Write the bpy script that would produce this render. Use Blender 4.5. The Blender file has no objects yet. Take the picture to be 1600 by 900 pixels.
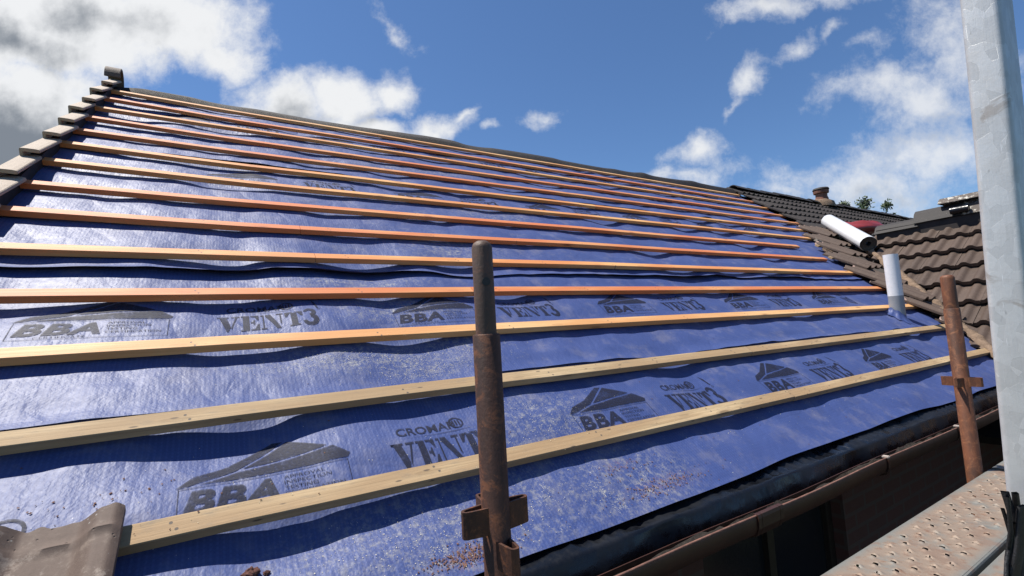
import bpy, bmesh, math, random
import numpy as np
from mathutils import Vector, Matrix
random.seed(7); RNG = np.random.RandomState(11)
SC = bpy.context.scene; COL = SC.collection
PI = math.pi; rad = math.radians

# ------------------------------------------------------------------ camera
F = 738.8 / 1600.0
CAM = np.array([-.62598, -1.30002, .3629])
RM = np.array([[0.8519, -0.5206, -0.0575], [-0.0025, 0.1057, -0.9944], [0.5238, 0.8472, 0.0888]])
_u, _s, _v = np.linalg.svd(RM); RM = _u @ _v
cam = bpy.data.cameras.new('camera'); cam.sensor_width = 36; cam.lens = 36 * F
cam.clip_start = .02; cam.clip_end = 3000
co = bpy.data.objects.new('camera', cam); COL.objects.link(co); SC.camera = co
M4 = Matrix(((RM[0][0], -RM[1][0], -RM[2][0], CAM[0]), (RM[0][1], -RM[1][1], -RM[2][1], CAM[1]),
             (RM[0][2], -RM[1][2], -RM[2][2], CAM[2]), (0, 0, 0, 1)))
co.matrix_world = M4

# ------------------------------------------------------------------ light
SUNV = Vector((-.50, .42, 1.515)).normalized()
SEL = math.asin(SUNV.z); SAZ = math.atan2(SUNV.x, SUNV.y)
sl = bpy.data.lights.new('sun', 'SUN'); sl.energy = 5.0; sl.angle = rad(.5); sl.color = (1, .95, .87)
so = bpy.data.objects.new('sun', sl); COL.objects.link(so)
so.rotation_euler = SUNV.to_track_quat('Z', 'Y').to_euler(); so.location = (-9, 5, 15)
SC.view_settings.view_transform = 'Standard'; SC.view_settings.look = 'None'
SC.view_settings.exposure = 0.55; SC.view_settings.gamma = 1

# node helpers ------------------------------------------------------------
class NT:
    def __init__(s, tree): s.t = tree; s.n = tree.nodes; s.l = tree.links
    def node(s, typ, **kw):
        n = s.n.new(typ)
        for k, v in kw.items(): setattr(n, k, v)
        return n
    def put(s, sock, v):
        if isinstance(v, bpy.types.NodeSocket): s.l.new(v, sock)
        else: sock.default_value = v
    def math(s, op, a, b=0.0, c=None, clamp=False):
        n = s.node('ShaderNodeMath', operation=op, use_clamp=clamp); s.put(n.inputs[0], a); s.put(n.inputs[1], b)
        if c is not None: s.put(n.inputs[2], c)
        return n.outputs[0]
    def ss(s, v, lo, hi, a=0.0, b=1.0):
        n = s.node('ShaderNodeMapRange', interpolation_type='SMOOTHSTEP'); s.put(n.inputs[0], v)
        s.put(n.inputs[1], lo); s.put(n.inputs[2], hi); s.put(n.inputs[3], a); s.put(n.inputs[4], b); return n.outputs[0]
    def noise(s, vec, scale, detail=4, rough=.55, dist=0.0, out=0, dim='3D'):
        n = s.node('ShaderNodeTexNoise', noise_dimensions=dim); s.put(n.inputs['Vector'], vec); n.inputs['Scale'].default_value = scale
        n.inputs['Detail'].default_value = detail; n.inputs['Roughness'].default_value = rough
        n.inputs['Distortion'].default_value = dist; return n.outputs[out]
    def voro(s, vec, scale, out='Distance', feat='F1'):
        n = s.node('ShaderNodeTexVoronoi', feature=feat); s.put(n.inputs['Vector'], vec); n.inputs['Scale'].default_value = scale
        return n.outputs[out]
    def mix(s, f, a, b, blend='MIX'):
        n = s.node('ShaderNodeMix', data_type='RGBA', blend_type=blend); s.put(n.inputs[0], f)
        for sock, v in ((n.inputs[6], a), (n.inputs[7], b)):
            if isinstance(v, tuple) and len(v) == 3: v = v + (1,)
            s.put(sock, v)
        return n.outputs[2]
    def mapv(s, vec, scale=(1, 1, 1), loc=(0, 0, 0), rot=(0, 0, 0)):
        n = s.node('ShaderNodeMapping'); s.put(n.inputs[0], vec); n.inputs[1].default_value = loc
        n.inputs[2].default_value = rot; n.inputs[3].default_value = scale; return n.outputs[0]
    def sep(s, vec):
        n = s.node('ShaderNodeSeparateXYZ'); s.put(n.inputs[0], vec); return n.outputs
    def comb(s, x, y, z):
        n = s.node('ShaderNodeCombineXYZ'); s.put(n.inputs[0], x); s.put(n.inputs[1], y); s.put(n.inputs[2], z); return n.outputs[0]
    def bump(s, h, strength=.4, dist=.002, normal=None):
        n = s.node('ShaderNodeBump'); n.inputs['Strength'].default_value = strength; n.inputs['Distance'].default_value = dist
        s.put(n.inputs['Height'], h)
        if normal is not None: s.put(n.inputs['Normal'], normal)
        return n.outputs[0]

# ------------------------------------------------------------------ world
W = bpy.data.worlds.new('World'); SC.world = W; W.use_nodes = True
t = NT(W.node_tree); t.n.clear()
out = t.node('ShaderNodeOutputWorld'); bg = t.node('ShaderNodeBackground'); t.l.new(bg.outputs[0], out.inputs[0])
sky = t.node('ShaderNodeTexSky', sky_type='NISHITA'); sky.sun_disc = False; sky.sun_elevation = SEL
sky.sun_rotation = SAZ; sky.air_density = 1.0; sky.dust_density = .25; sky.ozone_density = 2.6; sky.altitude = 50
gen = t.node('ShaderNodeTexCoord').outputs['Generated']
# clouds laid out on the sky dome: fixed world directions (azimuth / elevation frame about a fixed bearing)
def dot(v, a):
    n = t.node('ShaderNodeVectorMath', operation='DOT_PRODUCT'); t.put(n.inputs[0], v); n.inputs[1].default_value = tuple(a); return n.outputs['Value']
wz = t.math('MAXIMUM', dot(gen, RM[2]), .05)
U = t.math('DIVIDE', dot(gen, RM[0]), wz); V = t.math('DIVIDE', dot(gen, -RM[1]), wz)
uv = t.comb(U, V, 0.0)
warp = t.node('ShaderNodeTexNoise'); t.put(warp.inputs['Vector'], uv); warp.inputs['Scale'].default_value = 7.0; warp.inputs['Detail'].default_value = 9
wv = t.node('ShaderNodeVectorMath', operation='MULTIPLY_ADD'); t.put(wv.inputs[0], warp.outputs['Color'])
wv.inputs[1].default_value = (.13, .13, 0); sub = t.node('ShaderNodeVectorMath', operation='ADD'); t.put(sub.inputs[0], uv)
sub.inputs[1].default_value = (-.065, -.065, 0); t.put(wv.inputs[2], sub.outputs[0]); wuv = wv.outputs[0]
def blobs(lst):
    acc = None
    for (px, py, rx, ry, ang, wgt) in lst:
        u, v = (px - 800) / 738.8, -(py - 450) / 738.8
        a = rad(ang); m = t.node('ShaderNodeMapping', vector_type='TEXTURE'); t.put(m.inputs[0], wuv)
        m.inputs[1].default_value = (u, v, 0); m.inputs[2].default_value = (0, 0, a); m.inputs[3].default_value = (rx / 738.8, ry / 738.8, 1)
        L = t.node('ShaderNodeVectorMath', operation='LENGTH'); t.put(L.inputs[0], m.outputs[0])
        d = t.math('MULTIPLY_ADD', L.outputs['Value'], -wgt, wgt)
        acc = d if acc is None else t.math('MAXIMUM', acc, d)
    return acc
CL = [(80, 40, 260, 110, 0, 1.9), (270, 25, 165, 75, -12, 1.6), (350, 75, 80, 42, -25, 1.2), (0, 190, 160, 140, 0, 1.9), (70, 160, 115, 95, 0, 1.6), (-200, 120, 240, 220, 0, 1.3),
      (450, 165, 95, 52, 0, 1.2), (540, 150, 85, 55, 0, 1.4), (610, 145, 55, 42, -10, 1.1), (400, 185, 55, 40, 0, .9), (560, 195, 120, 30, -14, 1.2), (690, 197, 60, 22, 12, .75), (725, 182, 34, 12, 35, .6),
      (765, 208, 18, 8, 0, .42), (1088, 244, 52, 26, 0, .8), (1070, 278, 90, 22, 0, .6), (1215, 8, 95, 26, 8, .85), (1300, -5, 60, 24, 0, .7),
      (1365, 130, 95, 40, 12, .8), (1440, 150, 110, 55, 0, .85), (1470, 60, 70, 75, 0, .6), (1500, 110, 90, 70, 0, .8), (1360, 290, 190, 62, 0, .75), (1450, 240, 150, 60, 8, .8), (1230, 300, 70, 20, 0, .5),
      (1180, 118, 40, 22, 38, .62), (1240, 80, 44, 16, 35, .5), (1150, 170, 26, 10, 60, .42), (622, 40, 38, 14, -40, .36), (845, 183, 34, 11, 20, .36), (1305, 45, 22, 12, 40, .42), (1350, 75, 44, 14, 20, .38)]
base = blobs(CL)
fb = t.noise(wuv, 7.5, 9, .62); fb2 = t.noise(uv, 24, 10, .7)
dens = t.math('ADD', base, t.math('MULTIPLY_ADD', fb, 1.5, -.75)); dens = t.math('ADD', dens, t.math('MULTIPLY_ADD', fb2, 1.0, -.5))
cov = t.ss(dens, -.12, .90); thin = t.math('MULTIPLY', t.math('POWER', cov, .85), t.ss(U, .25, .7, .97, .80))
up = t.math('MAXIMUM', t.ss(dot(gen, (0, 0, 1)), -.02, .02), 0.0)
thin = t.math('MULTIPLY', thin, up)
dk = blobs([(-30, 270, 230, 150, 0, 1.8), (10, 60, 120, 50, -20, .9), (150, 30, 170, 40, 0, .6), (470, 190, 90, 34, 0, .7), (590, 180, 60, 25, 0, .6), (1440, 200, 120, 40, 0, .5), (1400, 310, 220, 40, 0, .5)])
nsh = t.noise(uv, 9, 6, .6)
dark = t.math('ADD', t.math('MULTIPLY', t.math('MAXIMUM', dk, 0), 1.0), t.math('MULTIPLY_ADD', nsh, 1.5, -.85))
dark = t.math('MULTIPLY', t.ss(dark, -.1, .85), t.ss(dens, .1, .7))
ccol = t.mix(dark, (10.0, 10.1, 10.2), (2.5, 2.8, 3.2))
skyc = t.mix(1.0, sky.outputs[0], (.92, 1.16, 1.42), 'MULTIPLY')
fin = t.mix(thin, skyc, ccol); t.l.new(fin, bg.inputs[0]); bg.inputs[1].default_value = .061

# ------------------------------------------------------------------ frames
TH = rad(35.095); CT, ST = math.cos(TH), math.sin(TH)
def P(X, s, h=0.0): return (X, s * CT - h * ST, s * ST + h * CT)
def PA(X, s, h): X, s, h = np.broadcast_arrays(X, s, h); return np.stack([X, s * CT - h * ST, s * ST + h * CT], -1)
PH = math.atan(.659); CP, SP = math.cos(PH), math.sin(PH); WO = np.array([6.383, .951, 1.154])
def WPA(v, s, h):   # wing slope, v runs toward the eaves side (-Y), s up-slope
    v, s, h = np.broadcast_arrays(v, s, h)
    return np.stack([WO[0] + s * CP - h * SP, WO[1] - v, WO[2] + s * SP + h * CP], -1)
def ray(x, y): return RM.T @ np.array([(x - 800) / 738.8, (y - 450) / 738.8, 1])
def roofpt(x, y, h=0.0):
    n = np.array([0, -ST, CT]); d = ray(x, y); k = (h - n @ CAM) / (n @ d); p = CAM + k * d
    return p[0], p[1] * CT + p[2] * ST

# smooth value noise
class VN:
    def __init__(s, seed): s.g = np.random.RandomState(seed).rand(256, 256)
    def __call__(s, x, y):
        x, y = np.broadcast_arrays(np.asarray(x, float), np.asarray(y, float))
        xi = np.floor(x).astype(int); yi = np.floor(y).astype(int); fx = x - xi; fy = y - yi
        fx = fx * fx * (3 - 2 * fx); fy = fy * fy * (3 - 2 * fy); g = s.g
        a = g[xi % 256, yi % 256]; b = g[(xi + 1) % 256, yi % 256]; c = g[xi % 256, (yi + 1) % 256]; d = g[(xi + 1) % 256, (yi + 1) % 256]
        return (a * (1 - fx) + b * fx) * (1 - fy) + (c * (1 - fx) + d * fx) * fy
N1, N2, N3, N4 = VN(1), VN(2), VN(3), VN(4)

# ------------------------------------------------------------------ object helpers
def tag(o, label=None, cat=None, group=None, kind=None):
    if label: o['label'] = label
    if cat: o['category'] = cat
    if group: o['group'] = group
    if kind: o['kind'] = kind
    return o
def link(name, me, mat, parent=None, smooth=False):
    o = bpy.data.objects.new(name, me); COL.objects.link(o)
    if mat:
        for m in (mat if isinstance(mat, (list, tuple)) else [mat]): me.materials.append(m)
    if parent: o.parent = parent
    if smooth: me.polygons.foreach_set('use_smooth', [True] * len(me.polygons))
    return o
def empty(name, loc=(0, 0, 0), rot=None):
    o = bpy.data.objects.new(name, None); COL.objects.link(o); o.location = loc; o.empty_display_size = .05
    if rot: o.rotation_euler = rot
    return o
class MB:
    def __init__(s): s.v = []; s.f = []; s.mi = []; s.uv = None
    def add(s, vs, fs, m=0):
        b = len(s.v); s.v += [tuple(map(float, q)) for q in vs]; s.f += [tuple(b + i for i in f) for f in fs]; s.mi += [m] * len(fs)
    def box(s, a, b, m=0):
        x0, y0, z0 = a; x1, y1, z1 = b
        s.add([(x0, y0, z0), (x1, y0, z0), (x1, y1, z0), (x0, y1, z0), (x0, y0, z1), (x1, y0, z1), (x1, y1, z1), (x0, y1, z1)],
              [(0, 3, 2, 1), (4, 5, 6, 7), (0, 1, 5, 4), (1, 2, 6, 5), (2, 3, 7, 6), (3, 0, 4, 7)], m)
    def grid(s, G, m=0, flip=False, closeu=False):
        nu, nv = G.shape[:2]; vs = G.reshape(-1, 3); fs = []
        for i in range(nu - 1 + (1 if closeu else 0)):
            for j in range(nv - 1):
                a, b = (i % nu) * nv + j, ((i + 1) % nu) * nv + j
                q = (a, b, b + 1, a + 1); fs.append(q[::-1] if flip else q)
        s.add(vs, fs, m)
    def tube(s, pts, r, n=16, m=0, cap=True):
        pts = [Vector(p) for p in pts]; rs = r if isinstance(r, (list, tuple)) else [r] * len(pts)
        d = (pts[-1] - pts[0]).normalized(); a = d.orthogonal().normalized(); b = d.cross(a); vs = []; fs = []
        for i, p in enumerate(pts):
            if 0 < i < len(pts) - 1: dd = (pts[i + 1] - pts[i - 1]).normalized()
            elif i == 0: dd = (pts[1] - pts[0]).normalized()
            else: dd = (pts[-1] - pts[-2]).normalized()
            a = (a - dd * a.dot(dd)).normalized(); b = dd.cross(a)
            for k in range(n):
                q = 2 * PI * k / n; vs.append(p + (a * math.cos(q) + b * math.sin(q)) * rs[i])
        for i in range(len(pts) - 1):
            for k in range(n): fs.append((i * n + k, i * n + (k + 1) % n, (i + 1) * n + (k + 1) % n, (i + 1) * n + k))
        if cap: fs.append(tuple(range(n - 1, -1, -1))); fs.append(tuple((len(pts) - 1) * n + k for k in range(n)))
        s.add(vs, fs, m)
    def sweep(s, prof, pts_fn, n, m=0, cap=True):   # prof list of 2-tuples closed; pts_fn(i, a, b)->3d
        k = len(prof); vs = []; fs = []
        for i in range(n):
            for (a, b) in prof: vs.append(pts_fn(i, a, b))
        for i in range(n - 1):
            for j in range(k): fs.append((i * k + j, i * k + (j + 1) % k, (i + 1) * k + (j + 1) % k, (i + 1) * k + j))
        if cap: fs.append(tuple(range(k - 1, -1, -1))); fs.append(tuple((n - 1) * k + j for j in range(k)))
        s.add(vs, fs, m)
    def build(s, name, mat, parent=None, smooth=False, bevel=0, uv=None, fix=True, auto=None):
        me = bpy.data.meshes.new(name); me.from_pydata(s.v, [], s.f); me.polygons.foreach_set('material_index', s.mi)
        if fix or bevel:
            bm = bmesh.new(); bm.from_mesh(me)
            if bevel: bmesh.ops.bevel(bm, geom=[e for e in bm.edges if len(e.link_faces) == 2 and e.calc_face_angle(0) > .6], offset=bevel, segments=2, affect='EDGES')
            if fix: bmesh.ops.recalc_face_normals(bm, faces=bm.faces)
            bm.to_mesh(me); bm.free()
        if uv is not None:
            l = me.uv_layers.new(name='UVMap'); idx = np.zeros(len(me.loops), int); me.loops.foreach_get('vertex_index', idx)
            l.data.foreach_set('uv', np.asarray(uv)[idx].ravel().astype(np.float32))
        o = link(name, me, mat, parent, smooth or auto is not None)
        if auto is not None:
            me.set_sharp_from_angle(angle=rad(auto))
        return o

# ------------------------------------------------------------------ materials
def mat(name):
    m = bpy.data.materials.new(name); m.use_nodes = True; q = NT(m.node_tree); b = q.n['Principled BSDF']; return m, q, b
def objc(q): return q.node('ShaderNodeTexCoord').outputs['Object']
def geo(q): return q.node('ShaderNodeNewGeometry').outputs['Position']
def uvc(q): return q.node('ShaderNodeTexCoord').outputs['UV']

# underlay membrane
M_MEM, q, b = mat('blue_underlay')
u = uvc(q); X_, S_, _ = q.sep(u)
n1 = q.noise(u, 3.0, 4, .6); n2 = q.noise(u, 45, 3, .6)
c = q.mix(n1, (.032, .056, .18), (.053, .082, .235)); c = q.mix(q.math('MULTIPLY', n2, .35), c, (.03, .047, .145))
px1 = q.math('MULTIPLY', q.math('SINE', q.math('MULTIPLY', X_, 2 * PI / .011)), q.math('SINE', q.math('MULTIPLY', S_, 2 * PI / .011))); c = q.mix(q.ss(px1, .1, .8, 0, .42), c, (.03, .045, .16))
rib = q.math('SINE', q.math('MULTIPLY', X_, 2 * PI / .0125)); dots = q.math('SINE', q.math('MULTIPLY', S_, 2 * PI / .0125))
ribs = q.math('MULTIPLY', rib, dots)
c = q.mix(q.ss(q.math('ADD', rib, q.math('MULTIPLY', ribs, .6)), -.2, 1.4, 0, .34), c, (.075, .115, .29))
# stitched line marks
row = q.math('ABSOLUTE', q.math('SUBTRACT', q.math('MODULO', q.math('ADD', S_, 5.0), .745), .31))
dash = q.math('GREATER_THAN', q.math('SINE', q.math('MULTIPLY', X_, 2 * PI / .03)), .2)
c = q.mix(q.math('MULTIPLY', q.math('MULTIPLY', q.math('LESS_THAN', row, .0016), dash), .5), c, (.05, .06, .2))
def patch(cx, cs, rx, rs):
    dx = q.math('DIVIDE', q.math('SUBTRACT', X_, cx), rx); ds = q.math('DIVIDE', q.math('SUBTRACT', S_, cs), rs)
    return q.math('SUBTRACT', 1.0, q.math('ADD', q.math('MULTIPLY', dx, dx), q.math('MULTIPLY', ds, ds)), clamp=True)
def pmax(lst):
    a = None
    for p in lst:
        v = patch(*p); a = v if a is None else q.math('MAXIMUM', a, v)
    return a
dustp = pmax([(-.15, .57, .55, .13), (.05, .50, .25, .12), (.25, .62, .3, .1), (-.1, -.18, .7, .22), (.35, .12, .35, .2), (.05, .9, .4, .15), (.6, 1.6, .5, .3), (1.2, 2.25, .5, .25), (.9, 3.3, .9, .25), (.5, -.2, .4, .2), (-.1, 1.15, .6, .08)])
sp = q.noise(u, 260, 2, .7); sp2 = q.noise(u, 60, 3, .7); spl = q.noise(u, 9, 3, .6)
th = q.math('MULTIPLY_ADD', q.math('MULTIPLY', dustp, q.ss(q.noise(u, 7, 5, .7), .38, .66)), -.25, .79)
spk = q.ss(q.math('ADD', q.math('MULTIPLY', sp, .65), q.math('MULTIPLY', q.math('MULTIPLY_ADD', sp2, .5, q.math('MULTIPLY', spl, .25)), .62)), th, q.math('ADD', th, .04))
spk = q.math('MULTIPLY', spk, q.ss(dustp, .0, .25)); veil = q.math('MULTIPLY', q.ss(dustp, .05, 1.0, 0, .24), q.ss(q.noise(u, 42, 8, .8), .46, .64))
redp = pmax([(-.10, -.27, .12, .05), (.62, -.24, .22, .045), (.50, -.13, .1, .03)])
red = q.math('MULTIPLY', q.ss(redp, 0, 1.0), q.ss(q.noise(u, 60, 6, .75), .46, .72))
grime = q.math('MULTIPLY', q.ss(q.noise(u, 6, 6, .7), .48, .72), .45)
c = q.mix(grime, c, (.19, .185, .24)); c = q.mix(q.math('MULTIPLY', veil, 1.5), c, (.46, .43, .32)); c = q.mix(q.math('MULTIPLY', spk, .6), c, (.58, .55, .42)); c = q.mix(q.math('MULTIPLY', red, .5), c, (.34, .17, .11))
fl = q.ss(q.voro(u, 24, 'Distance'), .045, .03); c = q.mix(q.math('MULTIPLY', fl, q.ss(n1, .5, .6)), c, (.6, .58, .55))
q.put(b.inputs['Base Color'], c); q.put(b.inputs['Roughness'], q.math('MULTIPLY_ADD', n2, .16, .47)); b.inputs['Specular IOR Level'].default_value = .5
b.inputs['Sheen Weight'].default_value = .03; b.inputs['Sheen Roughness'].default_value = .35
hh = q.math('ADD', q.math('MULTIPLY', rib, .10), q.math('MULTIPLY', ribs, .10)); hh = q.math('ADD', hh, q.math('MULTIPLY', n2, 1.2)); hh = q.math('ADD', hh, q.math('MULTIPLY', sp, .35))
bp = q.bump(hh, .5, .0012); big = q.noise(q.mapv(u, (1, .6, 1), rot=(0, 0, .5)), 14, 4, .6)
q.put(b.inputs['Normal'], q.bump(q.math('ADD', big, q.math('MULTIPLY', q.noise(q.mapv(u, (1.3, .7, 1), rot=(0, 0, -.7)), 38, 4, .6), .3)), .42, .012, q.bump(q.math('MINIMUM', q.math('ABSOLUTE', q.math('SUBTRACT', q.noise(q.mapv(u, (1.6, .8, 1), rot=(0, 0, .35)), 4.2, 1.2, .4, .3), .5)), q.math('ABSOLUTE', q.math('SUBTRACT', q.noise(q.mapv(u, (.7, 1.5, 1), rot=(0, 0, -.3)), 3.1, 1.0, .4, .2), .5))), .28, .05, bp)))

M_PRINT, q, b = mat('printed_ink'); u = uvc(q); n1 = q.noise(u, 120, 4, .7); n2 = q.noise(u, 14, 3, .6)
b.inputs['Specular IOR Level'].default_value = .22; b.inputs['Base Color'].default_value = (.018, .02, .038, 1); b.inputs['Roughness'].default_value = .6
q.put(b.inputs['Alpha'], q.math('MULTIPLY', q.ss(n1, .30, .56, .38, .88), q.ss(n2, .22, .5, .5, 1)))
q.put(b.inputs['Normal'], q.bump(n1, .4, .001))

def wood(name, c1, c2, dark, rough=.6, weather=0.0):
    m, q, b = mat(name); u = objc(q); sx = q.mapv(u, (1.6, 60, 60)); g = q.noise(sx, 1.5, 6, .7, .6)
    info = q.node('ShaderNodeObjectInfo').outputs['Random']
    big = q.noise(q.mapv(u, (.9, 6, 6)), 1.3, 3, .5)
    c = q.mix(q.ss(g, .3, .72), c1, c2); c = q.mix(q.ss(big, .38, .62, 0, .8), c, dark)
    kn = q.voro(q.mapv(u, (3.2, 14, 14)), 1.0, 'Distance'); kr = q.math('SINE', q.math('MULTIPLY', kn, 90))
    k = q.ss(kn, .16, .07); c = q.mix(q.math('MULTIPLY', k, .75), c, tuple(x * .42 for x in dark)); c = q.mix(q.math('MULTIPLY', q.ss(kn, .26, .14, 0, .35), q.ss(kr, -1, 1)), c, tuple(x * .6 for x in dark))
    if weather:
        w = q.ss(q.noise(q.mapv(u, (6, 20, 20)), 2.2, 6, .7), .5, .8); c = q.mix(q.math('MULTIPLY', w, weather), c, (.16, .14, .11))
        w2 = q.ss(q.voro(q.mapv(u, (9, 30, 30)), 1.0), .12, .07); c = q.mix(q.math('MULTIPLY', w2, .8), c, (.05, .035, .025))
    c = q.mix(q.math('MULTIPLY', info, .22), c, tuple(x * .55 for x in c1))
    ox, oy, oz = q.sep(u); nx = q.math('SUBTRACT', q.math('MODULO', q.math('ADD', ox, 30.17), .6), .3)
    for yy in (-.018, -.036):
        ny = q.math('ADD', oy, -yy); dd = q.math('SQRT', q.math('ADD', q.math('MULTIPLY', q.math('ADD', nx, yy * .6), q.math('ADD', nx, yy * .6)), q.math('MULTIPLY', ny, ny)))
        c = q.mix(q.ss(dd, .0042, .0032, 0, .85), c, (.06, .055, .05))
    q.put(b.inputs['Base Color'], c); b.inputs['Roughness'].default_value = rough
    q.put(b.inputs['Normal'], q.bump(g, .7, .002)); return m
M_W1 = wood('red_treated_pine', (.76, .36, .14), (.58, .23, .08), (.60, .15, .045))
M_W2 = wood('fresh_orange_pine', (.82, .46, .18), (.64, .31, .10), (.62, .21, .06))
M_W3 = wood('weathered_pine', (.60, .44, .25), (.33, .23, .12), (.32, .20, .10), .75, .7)
M_W4 = wood('pale_pine', (.84, .52, .24), (.66, .36, .14), (.62, .26, .08))

def tilemat(name, c1, c2, light, amt=.3, lich=.0):
    m, q, b = mat(name); u = geo(q); a = q.noise(u, 7, 5, .65); f = q.noise(u, 130, 4, .7); k = q.noise(u, 28, 5, .7)
    at = q.node('ShaderNodeAttribute', attribute_name='tv').outputs['Fac']
    c = q.mix(a, c1, c2); c = q.mix(q.math('MULTIPLY', at, .6), c, tuple(x * .45 for x in c1)); c = q.mix(q.ss(k, .5, .78, 0, amt), c, light)
    c = q.mix(q.ss(f, .4, .75, 0, .4), c, tuple(x * .5 for x in c1))
    c = q.mix(q.ss(q.voro(u, 26), .07, .045, 0, .7), c, (.38, .36, .32)); c = q.mix(q.ss(q.noise(u, 12, 8, .8), .58, .7, 0, .5), c, light)
    if lich:
        l = q.ss(q.noise(u, 22, 6, .75), .52, .6); c = q.mix(q.math('MULTIPLY', l, lich), c, (.50, .48, .42))
    q.put(b.inputs['Base Color'], c); b.inputs['Roughness'].default_value = .72
    q.put(b.inputs['Normal'], q.bump(q.math('ADD', f, q.math('MULTIPLY', k, 1.5)), .7, .003)); return m
M_TILE = tilemat('brown_concrete_tile', (.10, .064, .045), (.062, .041, .031), (.16, .11, .082), .5)
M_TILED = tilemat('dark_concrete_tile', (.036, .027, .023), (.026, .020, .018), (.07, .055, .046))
M_TILEN = tilemat('weathered_brown_tile', (.15, .10, .075), (.075, .052, .04), (.27, .20, .15), .8)
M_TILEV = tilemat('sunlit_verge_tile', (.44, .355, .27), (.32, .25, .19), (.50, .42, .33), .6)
M_TILEN2 = tilemat('chipped_grey_brown_tile', (.15, .10, .075), (.085, .06, .047), (.26, .20, .155), .7)
_q = NT(M_TILEN2.node_tree); _b = _q.n['Principled BSDF']; _u = geo(_q); _f = _q.noise(_u, 420, 3, .8); _p = _q.voro(_u, 55)
_q.put(_b.inputs['Normal'], _q.bump(_q.math('ADD', _q.math('MULTIPLY', _f, .6), _q.ss(_p, .04, .14)), .9, .0014)); _c = _b.inputs['Base Color'].links[0].from_socket
_q.put(_b.inputs['Base Color'], _q.mix(_q.ss(_p, .10, .05, 0, .8), _q.mix(_q.ss(_q.noise(_u, 18, 8, .75), .55, .66, 0, .6), _c, (.34, .28, .23)), (.025, .018, .015)))
M_TEDGE = tilemat('broken_pink_tile_edge', (.42, .29, .24), (.34, .23, .19), (.55, .42, .36), .5)
M_LICH = tilemat('lichen_ridge_tile', (.10, .075, .06), (.07, .055, .045), (.16, .12, .1), .3, .9)
M_RIDGE = tilemat('black_ridge_tile', (.032, .027, .025), (.022, .019, .018), (.07, .06, .053))

def simple(name, col, rough=.6, metal=0., var=.35, scale=12, bump=.3, spec=.5, dark=None, bd=.002):
    m, q, b = mat(name); u = geo(q); a = q.noise(u, scale, 5, .65); f = q.noise(u, scale * 9, 4, .7)
    dk = dark or tuple(x * (1 - var) for x in col); c = q.mix(q.ss(a, .3, .7), col, dk); c = q.mix(q.ss(f, .45, .8, 0, .3), c, tuple(x * .5 for x in col))
    q.put(b.inputs['Base Color'], c); q.put(b.inputs['Roughness'], q.math('MULTIPLY_ADD', a, .2, rough - .1)); b.inputs['Metallic'].default_value = metal
    b.inputs['Specular IOR Level'].default_value = spec
    q.put(b.inputs['Normal'], q.bump(f, bump, bd)); return m
M_TRAY = simple('black_plastic_tray', (.007, .008, .011), .38, 0, .3, 9, .25, .4)
_n = M_TRAY.node_tree; _q = NT(_n); _b = _n.nodes['Principled BSDF']; _q.put(_b.inputs['Roughness'], _q.ss(_q.noise(geo(_q), 7, 5, .7), .42, .62, .16, .5))
M_GUT = simple('brown_plastic_gutter', (.060, .025, .016), .4, 0, .3, 10, .1)
M_LIP = simple('worn_gutter_edge', (.26, .13, .09), .45, 0, .5, 30, .3)
M_CLIP = simple('pale_gutter_clip', (.50, .42, .36), .5)
M_DIRT = simple('gutter_debris', (.05, .04, .032), .9, 0, .6, 40, .9, .3, None, .01)
M_MORT = simple('sandy_mortar', (.30, .21, .145), .9, 0, .45, 18, 1, .2, None, .012)
M_PVCW = simple('white_pvc', (.74, .75, .77), .35, 0, .06, 5, .05)
M_PVCG = simple('grey_pvc', (.27, .285, .31), .4, 0, .12, 8, .05)
M_PVCD = simple('hollow_dark', (.03, .03, .032), .7)
M_SACK = simple('red_plastic_sack', (.27, .035, .032), .4, 0, .35, 8, .5)
M_STONE = simple('red_brown_stone', (.24, .11, .085), .9, 0, .4, 60, 1, .3, None, .006)
M_SOFF_SHADE = simple('dark_soffit_and_shade', (.02, .014, .012), .7)  # soffit colour, also paints shade on the ridge bedding and verge board
M_FELT = simple('black_ridge_felt', (.026, .021, .019), .7, 0, .5, 20, .8, .4, None, .01)
M_GREY = simple('grey_cement_piece', (.22, .19, .16), .9, 0, .4, 30, .8)
M_DUST = simple('sawdust_flake', (.80, .72, .50), .8, 0, .15, 40, .1)
M_DEBR = simple('brown_crumbs', (.20, .10, .07), .9, 0, .5, 40, .2)
M_STRAP = simple('black_rubber_strap', (.03, .03, .032), .45, 0, .4, 40, .7)
M_LAND = simple('grass_ground', (.07, .09, .035), .95, 0, .4, 1.5, .5)
M_LEAF = simple('leaf_green', (.055, .085, .03), .6, 0, .4, 3, .1)
M_BARK = simple('bark', (.10, .075, .055), .9)
M_GLASS = simple('dark_window_glass', (.012, .014, .018), .08, 0, .1)
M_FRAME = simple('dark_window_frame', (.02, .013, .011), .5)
M_CLAY = simple('red_clay', (.22, .095, .065), .8, 0, .35, 14, .6)

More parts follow.
